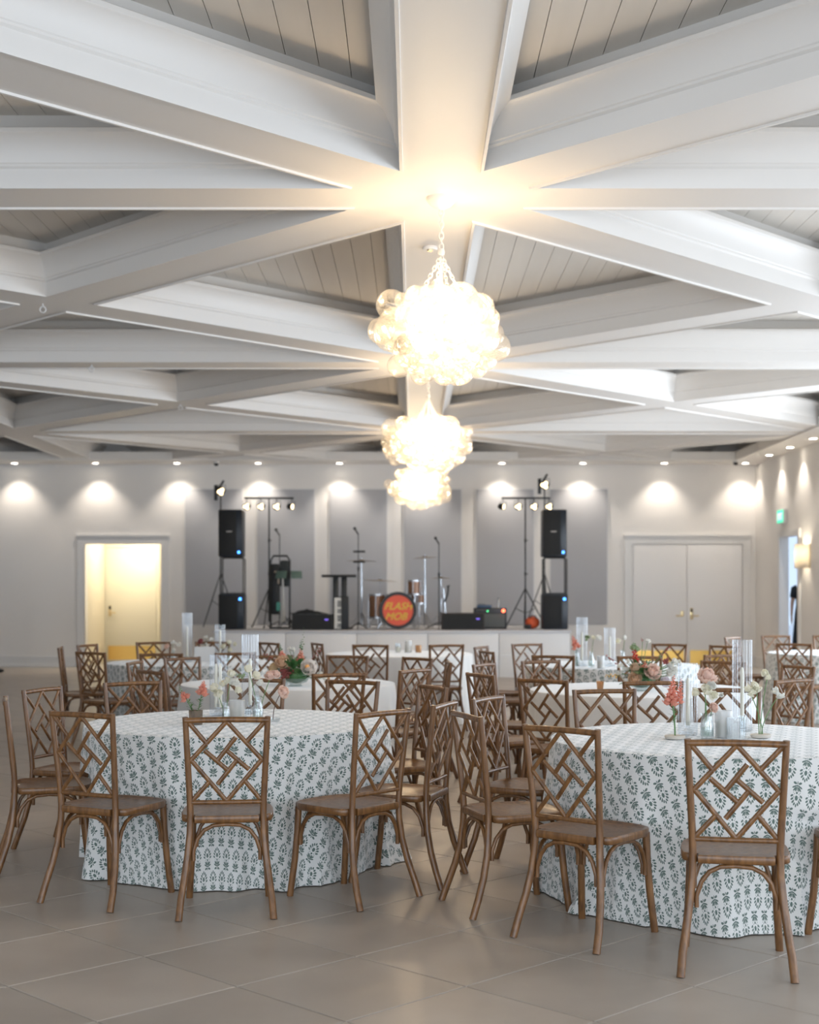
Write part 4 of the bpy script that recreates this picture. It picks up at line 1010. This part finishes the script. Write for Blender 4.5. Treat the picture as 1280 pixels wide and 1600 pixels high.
# band gear left of the keyboards
Y = 25.2; xg = X(438, Y)
t = thing('gig_bag_rack', 'tall black rack hung with gig bags beside the left light stand', 'rack', (xg, Y, SH))
mk(MB().tube([(-.17, 0, 0), (-.17, 0, 1.22), (-.12, 0, 1.3), (.12, 0, 1.3), (.17, 0, 1.22), (.17, 0, 0)], .018, 8), 'frame', BLACKMETAL, t)
mk(MB().bbox(-.16, -.02, -.06, .08, .25, 1.16, .03), 'gig_bag', BLACK, t); mk(MB().bbox(.0, .16, -.06, .08, .75, 1.22, .03), 'gig_bag', mat('charcoal nylon', (.03, .035, .035), .7), t)
mk(MB().bbox(-.10, .02, -.10, -.06, 1.0, 1.03, .006).bbox(-.04, -.01, -.10, -.06, .8, 1.0, .006), 'strap', mat('tan strap', (.45, .38, .3), .6), t)
mk(MB().tube([(.05, -.09, .9), (.06, -.10, .5), (.05, -.09, .12)], [.015, .03, .055], 8), 'white_towel', mat('white towel', (.6, .6, .58), .9), t)
mk(MB().bbox(-.06, .01, -.1, -.06, .32, .47, .01), 'green_cloth', mat('green cloth', (.1, .35, .28), .8), t)
mk(MB().bbox(-.19, .19, -.1, .12, 0, .03, .008), 'foot', BLACKMETAL, t)
Y = 24.95; t = thing('music_stand', 'music stand with a pair of dull green desks in front of the gig bags', 'music stand', (X(452, Y), Y, SH))
mk(MB().tube([(0, .02, .03), (0, .02, .98)], .011, 8), 'pole', BLACKMETAL, t)
for k in range(3):
    a = 1 + 2 * PI * k / 3; mk(MB().tube([(0, .02, .2), (.2 * math.cos(a), .02 + .2 * math.sin(a), .01)], .008, 6), 'leg', BLACKMETAL, t)
for s, xx in ((-1, -.14), (1, .13)):
    b = MB().bbox(-.10, .10, -.006, .006, -.07, .07, .003); Mx = Matrix.Translation((xx, -.02, .96)) @ Matrix.Rotation(s * .3, 4, 'Z') @ Matrix.Rotation(-.3, 4, 'X'); b.move(Mx)
    mk(b, 'desk', mat('dull green board', (.10, .16, .13), .5), t)
# wedge monitors
def wedge(lab, px0, px1, pytop, Y, led=True, m_=None):
    x0, x1 = X(px0, Y), X(px1, Y); h = Zh(pytop, Y) - SH; hw = (x1 - x0) / 2
    t = thing('stage_monitor', lab, 'speaker', ((x0 + x1) / 2, Y, SH), 0, 'wedge monitors on the stage')
    mb = MB().add([(-hw, 0, 0), (hw, 0, 0), (hw, .36, 0), (-hw, .36, 0), (-hw, .04, h), (hw, .04, h), (hw, .26, h), (-hw, .26, h)], [(0,3,2,1),(4,5,6,7),(0,1,5,4),(1,2,6,5),(2,3,7,6),(3,0,4,7)])
    mk(mb, 'cabinet', m_ or BLACK, t, 0)
    g_ = MB().add([(-hw + .02, -.004, .02), (hw - .02, -.004, .02), (hw - .02, .03, h - .02), (-hw + .02, .03, h - .02)], [(0, 1, 2, 3)]).mesh('grille', GRILLE, 0)
    o = link('grille', g_, t); o.modifiers.new('thick', 'SOLIDIFY').thickness = .008
    if led: mk(MB().bbox(hw - .14, hw - .08, .005, .02, h * .62, h * .62 + .02, .003), 'status_light', mat('dim violet light', (.2, .15, .6), .4, emit=(.15, .1, .6), es=1), t)
    return t
wedge('black wedge monitor under a black cloth left of the upright keyboard', 456, 520, 960, 24.35)
t = thing('black_cloth', 'crumpled black cloth lying on top of the left wedge monitor', 'cloth', (X(482, 24.5), 24.5, Zh(960, 24.35)))
mb = MB()
for k in range(9):
    for j in range(4):
        pass
rnd = random.Random(4); vs = []; fs = []
for k in range(14):
    for j in range(5):
        e_ = math.sin(PI * k / 13) * math.sin(PI * j / 4); vs.append((-.34 + .68 * k / 13, -.07 + .16 * j / 4, .004 + e_ * (.035 + .06 * rnd.random())))
for k in range(13):
    for j in range(4): fs.append((k*5+j, (k+1)*5+j, (k+1)*5+j+1, k*5+j+1))
mk(MB().add(vs, fs), 'folds', BLACK, t, 80).modifiers.new('thick', 'SOLIDIFY').thickness = -.004
wedge('dark brown wedge monitor right of the drum kit', 690, 757, 958, 24.35, True, mat('dark brown cabinet', (.035, .024, .02), .6))
# keyboard on a column stand and a keyboard stood on end
Y = 25.0; xk = X(530, Y); zk = Zh(902, Y) - SH
t = thing('keyboard_table', 'black keyboard table on twin columns left of the drum kit', 'stand', (xk, Y, SH))
mk(MB().bbox(-.30, .30, -.18, .18, zk, zk + .045, .01), 'top', BLACK, t)
for xx in (-.06, .09): mk(MB().bbox(xx - .05, xx + .05, -.04, .04, .02, zk, .008), 'column', BLACKMETAL, t)
mk(MB().bbox(-.22, .24, -.2, .2, 0, .03, .008), 'foot', BLACKMETAL, t)
Y = 24.45; t = thing('upright_keyboard', 'electronic keyboard stood on end with its white keys facing the room', 'keyboard', (X(533, Y), Y, SH))
mk(MB().bbox(-.13, .13, 0, .10, 0, .58, .012), 'case', BLACK, t)
for k in range(15): mk(MB().box(-.115, -.0, -.012, 0, .02 + k * .036, .02 + k * .036 + .033), 'white_key', mat('ivory key', (.75, .73, .68), .4), t, 0)
for k in range(14):
    if k % 7 not in (2, 6): mk(MB().box(-.06, .0, -.02, -.012, .02 + k * .036 + .022, .02 + k * .036 + .046), 'black_key', BLACK, t, 0)

# drum kit
RIM = mat('bronze cymbal', (.28, .20, .11), .35, 1); SHELL = mat('copper brown drum shell', (.30, .15, .08), .35, .3, coat=.4)
HEADR = mat('coral red drum head', (.85, .13, .07), .5); YEL = mat('yellow lettering', (.85, .56, .08), .5); HOOP = mat('black drum hoop', (.02, .02, .022), .4)
Y = 24.75; xb = X(622, Y); rb = .325; zb = SH + rb + .008
t = thing('bass_drum', 'bass drum with a coral red head lettered in yellow', 'drum', (xb, Y, zb))
q = Matrix.Rotation(R(90), 4, 'X')
mk(MB().lathe([(rb - .02, -.40), (rb - .02, 0)], 48).move(q), 'shell', SHELL, t)
mk(MB().lathe([(rb - .055, .0), (rb - .055, .03), (rb, .03), (rb, -.03), (rb - .055, -.02)], 48, closed=True).move(q), 'hoop', HOOP, t)
hd = mk(MB().lathe([(0, .012), (rb - .054, .012), (rb - .054, .0)], 48).move(q), 'drum_head', HEADR, t)
def text_part(txt, size, parent, m_, loc, shear=0, rot=(R(90), 0, 0), ext=.002):
    cu = bpy.data.curves.new('lettering', 'FONT'); cu.body = txt; cu.size = size; cu.align_x = 'CENTER'; cu.shear = shear; cu.extrude = ext; cu.bevel_depth = .004
    tmp = bpy.data.objects.new('lettering', cu); col.objects.link(tmp)
    dg = bpy.context.evaluated_depsgraph_get(); me = bpy.data.meshes.new_from_object(tmp.evaluated_get(dg))
    bpy.data.objects.remove(tmp); me.name = 'lettering'; me.materials.clear(); me.materials.append(m_)
    o = link('lettering', me, parent, loc); o.rotation_euler = rot; return o
text_part('FLASH', .175, hd, YEL, (.0, -.018, .015), .35); text_part('MOB', .175, hd, YEL, (-.04, -.018, -.165), .35)
for s in (-1, 1): mk(MB().tube([(s * .22, .05, -.12), (s * .36, -.02, -zb + SH + .012)], .01, 8), 'spur', CHROME, t)
for k in range(8):
    a = PI / 8 + PI / 4 * k; mk(MB().bbox(-.012, .012, 0, .07, -.012, .012, .004).move(Matrix.Translation((math.cos(a) * (rb - .002), .02, math.sin(a) * (rb - .002)))), 'lug', CHROME, t)
def drum(name, lab, px, pyt, pyb, rpx, Y, legs):
    x = X(px, Y); r = rpx * Y / FPX; z0, z1 = Zh(pyb, Y), Zh(pyt, Y)
    t = thing(name, lab, 'drum', (x, Y, SH)); z0 -= SH; z1 -= SH
    mk(MB().lathe([(r, z0), (r, z1)], 32), 'shell', SHELL, t); mk(MB().lathe([(r * .98, z1 + .004), (0, z1 + .006)], 32), 'drum_head', mat('white drum head', (.75, .72, .66), .5), t)
    for z in (z0, z1 - .02): mk(MB().lathe([(r + .002, z), (r + .012, z), (r + .012, z + .03), (r + .002, z + .03)], 32, closed=True), 'rim', CHROME, t)
    for k in range(6):
        a = 2 * PI * k / 6 + .3; mk(MB().tube([(math.cos(a) * (r + .01), math.sin(a) * (r + .01), z0 + .03), (math.cos(a) * (r + .01), math.sin(a) * (r + .01), z1)], .007, 6), 'tension_rod', CHROME, t)
    if legs:
        for k in range(3):
            a = 2 * PI * k / 3 - .5; mk(MB().tube([(math.cos(a) * (r + .02), math.sin(a) * (r + .02), z1 - .12), (math.cos(a) * (r + .03), math.sin(a) * (r + .03), .01)], .009, 6), 'leg', CHROME, t)
    else: mk(MB().tube([(0, .02, 0), (0, .02, z0)], .012, 8), 'post', CHROME, t)
drum('floor_tom', 'copper brown floor tom on chrome legs left of the red bass drum', 591, 929, 966, 15, 25.2, True)
drum('rack_tom', 'small copper tom mounted above the right of the bass drum', 648, 907, 930, 11, 25.35, False)
drum('snare_drum', 'chrome-rimmed copper snare on the right behind the bass drum', 655, 928, 944, 12, 25.75, False)
def cymbal(lab, px, py, rpx, Y, tilt, foot=.24):
    x = X(px, Y); z = Zh(py, Y) - SH; r = rpx * Y / FPX
    t = thing('cymbal_stand', lab, 'cymbal', (x, Y, SH), 0, 'cymbals of the drum kit')
    c = MB().lathe([(0, .03), (.03, .024), (.045, .008), (r * .6, .002), (r, -.01), (r * .6, -.004), (.04, 0), (0, .02)], 36); c.move(Matrix.Translation((0, 0, z)) @ Matrix.Rotation(tilt, 4, 'Y'))
    mk(c, 'cymbal', RIM, t); mk(MB().tube([(0, 0, .25), (0, 0, z + .05)], .010, 8), 'upper_tube', CHROME, t); mk(MB().tube([(0, 0, .05), (0, 0, z * .6)], .016, 8), 'lower_tube', CHROME, t)
    for k in range(3):
        a = .9 + 2 * PI * k / 3; mk(MB().tube([(0, 0, .3), (foot * math.cos(a), foot * math.sin(a), .012)], .009, 6), 'leg', CHROME, t)
cymbal('highest left cymbal on a chrome stand beside the clipped microphone stand', 565, 876, 24, 25.2, .02); cymbal('wide low cymbal over the floor tom', 594, 907, 28, 25.95, .05)
cymbal('tilted crash cymbal on a thick chrome stand right of the bass drum', 664, 871, 20, 24.9, -.05); cymbal('small right cymbal beside the right microphone stand', 689, 903, 17, 25.2, 0)
Y = 25.1; t = thing('drum_pedal', 'small black clamp gadget on a chrome post right of the drum kit', 'drum pedal', (X(698, Y), Y, SH))
mk(MB().tube([(0, 0, .01), (-.03, 0, .35), (-.06, 0, .72)], .016, 8), 'post', CHROME, t); mk(MB().tube([(-.03, -.02, .48), (.02, -.02, .62), (.03, -.02, .75)], .016, 6).tube([(.0, -.02, .75), (.06, -.02, .77)], .01, 6), 'clamp', BLACK, t)
# guitar amplifier with pedals and a bottle on it
Y = 24.9; x0, x1 = X(741, Y), X(792, Y); h = Zh(950, Y) - SH; hw = (x1 - x0) / 2
t = thing('guitar_amplifier', 'black guitar amplifier with a grey grille and red lamp right of the drums', 'amplifier', ((x0 + x1) / 2, Y, SH), 0)
mk(MB().bbox(-hw, hw, 0, .26, 0, h, .015), 'cabinet', BLACK, t); mk(MB().bbox(-hw + .03, hw - .03, -.008, 0, .03, h - .10, .004), 'grille_cloth', mat('grey grille cloth', (.12, .125, .12), .8, bump=.2, bscale=300), t)
mk(MB().bbox(-hw + .02, hw - .02, -.01, 0, h - .09, h - .015, .003), 'control_panel', mat('charcoal panel', (.05, .05, .055), .4), t)
mk(MB().ico((hw - .06, -.015, h - .05), .03, 2), 'red_lamp', mat('red pilot lamp', (.9, .1, .05), .4, emit=(1, .12, .05), es=4), t)
mk(MB().ico((-.05, -.015, h - .055), .014, 1), 'green_lamp', mat('green pilot lamp', (.1, .8, .3), .4, emit=(.1, .8, .3), es=2), t)
for k in range(5): mk(MB().lathe([(.012, 0), (.01, .018), (0, .018)], 10).move(Matrix.Translation((-hw + .09 + k * .06, -.01, h - .05)) @ q), 'knob', BLACKMETAL, t)
t2 = thing('effects_pedal', 'dark blue effects box lying on the guitar amplifier', 'effects box', (X(757, Y), Y + .1, SH + h)); mk(MB().bbox(-.13, .13, -.07, .07, .001, .055, .01), 'box', mat('dark blue enamel', (.05, .09, .16), .4), t2); mk(MB().bbox(-.1, .02, -.05, .05, .055, .075, .006), 'top_plate', mat('dull steel', (.2, .22, .24), .4), t2)
t2 = thing('water_bottle', 'clear plastic water bottle standing on the guitar amplifier', 'bottle', (X(780, Y), Y + .12, SH + h)); mk(MB().lathe([(.028, .001), (.03, .01), (.03, .12), (.014, .15), (.014, .165)], 16), 'body', FROST, t2); mk(MB().lathe([(.016, .165), (.016, .18), (0, .18)], 12), 'cap', BLACK, t2)
Y = 24.95; t = thing('orange_bag', 'bright orange bag slumped at the foot of the right speaker tower', 'bag', (X(833, Y), Y + .1, SH))
mk(MB().ico((0, 0, .112), .13, 3, (1.0, .8, .85)), 'pouch', mat('orange red nylon', (.75, .12, .04), .6), t); mk(MB().tube([(-.06, -.05, .17), (-.03, -.08, .24), (.05, -.08, .23), (.07, -.05, .16)], .01, 6), 'strap', BLACK, t); mk(MB().bbox(-.14, -.03, -.12, -.06, .001, .08, .02), 'side_pocket', BLACK, t)

# ------------------------------------------------------------------ wall fittings
t = thing('exit_sign', 'green lit exit sign on the right wall above the doorway', 'sign', (XR, 25.2, Zh(807, 25.2)))
mk(MB().bbox(-.07, 0, -.22, .22, -.13, .13, .006), 'housing', mat('white plastic', (.75, .75, .73), .4), t)
fc = mk(MB().box(-.075, -.07, -.205, .205, -.115, .115), 'lit_face', mat('green lit face', (.1, .8, .55), .4, emit=(.05, .75, .45), es=.6), t, 0)
text_part('EXIT', .17, fc, mat('white lit lettering', (1, 1, 1), .5, emit=(.6, 1, .85), es=.5), (-.077, 0, -.06), 0, (R(90), 0, R(-90)))
t = thing('wall_sconce', 'cream shaded wall sconce glowing on the right wall beside the doorway', 'sconce', (XR, 23.75, Zh(869, 23.75)))
shade = MB(); n_ = 20; vs = []; fs = []
for k in range(n_ + 1):
    a = -PI / 2 - PI * k / n_; vs += [(math.cos(a) * .19 - .01, math.sin(a) * .19, -.205), (math.cos(a) * .19 - .01, math.sin(a) * .19, .205)]
for k in range(n_): fs.append((2*k, 2*k+2, 2*k+3, 2*k+1))
sm = bpy.data.materials.new('linen lamp shade'); sm.use_nodes = True; nt = sm.node_tree; bs = nt.nodes['Principled BSDF']; bs.inputs['Base Color'].default_value = (.92, .88, .80, 1); bs.inputs['Roughness'].default_value = .8
tl = nt.nodes.new('ShaderNodeBsdfTranslucent'); tl.inputs[0].default_value = (.95, .9, .8, 1); mx = nt.nodes.new('ShaderNodeMixShader'); mx.inputs[0].default_value = .6
nt.links.new(bs.outputs[0], mx.inputs[1]); nt.links.new(tl.outputs[0], mx.inputs[2]); nt.links.new(mx.outputs[0], nt.nodes['Material Output'].inputs[0])
mk(shade.add(vs, fs), 'shade', sm, t, 80).modifiers.new('thick', 'SOLIDIFY').thickness = .003
mk(MB().bbox(-.02, 0, -.06, .06, -.1, .1, .005), 'back_plate', GOLD, t); mk(MB().box(-.012, 0, .19, .2, -.205, .205).box(-.012, 0, -.2, -.19, -.205, .205), 'bracket', GOLD, t, 0)
mk(MB().tube([(-.02, 0, 0), (-.09, 0, 0)], .01, 8), 'arm', GOLD, t); mk(MB().ico((-.09, 0, .02), .03, 2), 'bulb', BULB, t)
l = bpy.data.lights.new('sconce_light', 'POINT'); l.energy = 30; l.color = (1, .88, .68); l.shadow_soft_size = .035; link('sconce_light', l, t, (-.09, 0, .03))
for px, py, Yc, lab in ((338, 729, 26.7, 'small white dome camera hanging from the soffit above the left panel'), (1150, 722, 26.5, 'small white dome camera in the right corner of the soffit')):
    t = thing('security_camera', lab, 'camera', (X(px, Yc), Yc, SZ), 0, 'dome cameras'); mk(MB().lathe([(.06, 0), (.062, -.025), (.05, -.035)], 20), 'mount', TRIM, t); mk(MB().lathe([(.045, -.035), (.042, -.06), (.025, -.08), (0, -.085)], 20), 'dome', BLACK, t)

# ------------------------------------------------------------------ people
SKIN = mat('skin', (.62, .36, .26), .5); DRESS = mat('black cotton', (.010, .012, .014), .75); HAIR = mat('dark blond hair', (.16, .10, .055), .6)
def skinned(name, verts, edges, radii, m_, parent, sub=2):
    me = bpy.data.meshes.new(name); me.from_pydata(verts, edges, []); me.materials.append(m_)
    o = link(name, me, parent); sk = o.modifiers.new('skin', 'SKIN'); sk.use_smooth_shade = True
    for v, r in zip(me.skin_vertices[0].data, radii): v.radius = r if isinstance(r, tuple) else (r, r)
    me.skin_vertices[0].data[0].use_root = True
    ss = o.modifiers.new('smooth', 'SUBSURF'); ss.levels = sub; ss.render_levels = sub
    return o
def person(lab, loc, rz, stride, cloth, long_dress, shoe):
    t = thing('person', lab, 'person', loc, rz)
    V = []; E = []; Rr = []
    def v(p, r, par=None):
        V.append(p); Rr.append(r)
        if par is not None: E.append((par, len(V) - 1))
        return len(V) - 1
    # local: faces -Y, height 1.66
    pel = v((0, 0, .93), (.145, .105)); wa = v((0, .0, 1.06), (.115, .085), pel); ch = v((0, .01, 1.25), (.14, .095), wa); ne = v((0, .015, 1.39), (.055, .05), ch); hd0 = v((0, .005, 1.46), (.05, .055), ne)
    hd1 = v((0, -.012, 1.53), (.072, .088), hd0); hd2 = v((0, .0, 1.61), (.068, .083), hd1)
    for s in (-1, 1):
        sh = v((s * .16, .015, 1.345), .055, ch); el = v((s * .215, .03, 1.09), .038, sh); wr = v((s * .225, -.02, .86), .024, el)
        pm = v((s * .222, -.03, .80), (.034, .018), wr)
        for q, (dx, L) in enumerate(((-.024, .062), (-.008, .075), (.008, .078), (.024, .066))):
            k1 = v((s * .222 + s * dx * .4, -.035 + dx * .9, .755), .0085, pm); v((s * .219, -.04 + dx, .755 - L), .0075, k1)
        th = v((s * .215, -.062, .79), .0095, pm); v((s * .212, -.078, .745), .0085, th)
        hp = v((s * .085, 0, .86), .088, pel); kn = v((s * .085, -.012 - stride * s * .05, .49), .055, hp); an = v((s * .082, .02 - stride * s * .09, .09), .034, kn)
        ft = v((s * .085, -.06 - stride * s * .09, .035), (.038, .028), an); v((s * .09, -.16 - stride * s * .09, .028), (.034, .02), ft)
    skinned('body', V, E, Rr, SKIN, t)
    # face
    fa = MB(); fa.tube([(0, -.098, 1.555), (0, -.118, 1.525), (0, -.098, 1.518)], [.008, .013, .009], 8)
    mk(fa, 'nose', SKIN, t); 
    for s in (-1, 1): mk(MB().ico((s * .031, -.093, 1.552), .011, 2, (1.2, .6, .8)), 'eye', mat('eye', (.05, .035, .03), .2), t); mk(MB().ico((s * .076, .005, 1.54), .024, 2, (.4, .8, 1.2)), 'ear', SKIN, t)
    mk(MB().ico((0, -.093, 1.492), .018, 2, (1.3, .5, .4)), 'mouth', mat('lips', (.5, .18, .15), .5), t)
    hb = MB().ico((0, .022, 1.60), .098, 3, (.88, 1.05, .98)); hb.v = [p if not (p[1] < -.02 and p[2] < 1.60) else (p[0] * .95, -.02, p[2]) for p in hb.v]
    mk(hb, 'hair', HAIR, t, 80)
    # clothing: lathe-like tubes following the body
    ring = []
    prof = ([(.235, .17, .10), (.215, .16, .45), (.185, .135, .75)] if long_dress else [(.19, .135, .80)]) + [(.175, .13, .93), (.14, .108, 1.07), (.17, .12, 1.24), (.175, .11, 1.33), (.09, .075, 1.40)]
    n_ = 28; vs = []; fs = []
    for a_, b_, z in prof:
        for k in range(n_): vs.append((a_ * math.cos(2*PI*k/n_) * (1 + (.03 * math.cos(7*2*PI*k/n_) if z < .8 else 0)), .01 + b_ * math.sin(2*PI*k/n_), z))
    for i in range(len(prof) - 1):
        for k in range(n_): fs.append((i*n_+k, i*n_+(k+1)%n_, (i+1)*n_+(k+1)%n_, (i+1)*n_+k))
    o = mk(MB().add(vs, fs), 'dress' if long_dress else 'shirt', cloth, t, 80); o.modifiers.new('smooth', 'SUBSURF').levels = 1
    for s in (-1, 1):
        mk(MB().tube([(s * .12, .013, 1.355), (s * .17, .016, 1.33), (s * .19, .022, 1.24), (s * .20, .026, 1.18)], [.07, .075, .062, .06], 14), 'sleeve', cloth, t, 80)
        if not long_dress:
            mk(MB().tube([(s * .085, 0, .88), (s * .085, -.01 - stride * s * .05, .49), (s * .082, .02 - stride * s * .09, .12)], [.11, .078, .068], 14), 'trouser_leg', cloth, t, 80)
        y0 = -stride * s * .09
        mk(MB().ico((s * .087, -.075 + y0, .04), 1, 3, (.048, .14, .042)).box(s * .087 - .03, s * .087 + .03, .0 + y0, .055 + y0, .001, .03), 'shoe', shoe, t, 60)
    if long_dress: mk(ring_mesh(.031, .004).move(Matrix.Translation((-.2245, -.016, .875)) @ Matrix.Rotation(R(90), 4, 'X')), 'bracelet', GOLD, t)
    return t
SHOE = mat('black leather', (.01, .01, .012), .35)
person('person in a black dress standing half hidden in the right wall doorway', (7.15, 25.70, .17), R(-15), 0, DRESS, True, SHOE)
person('person in black cut off by the left frame edge with one black shoe showing', (-7.62, 25.25, 0), R(90), .6, DRESS, False, SHOE)
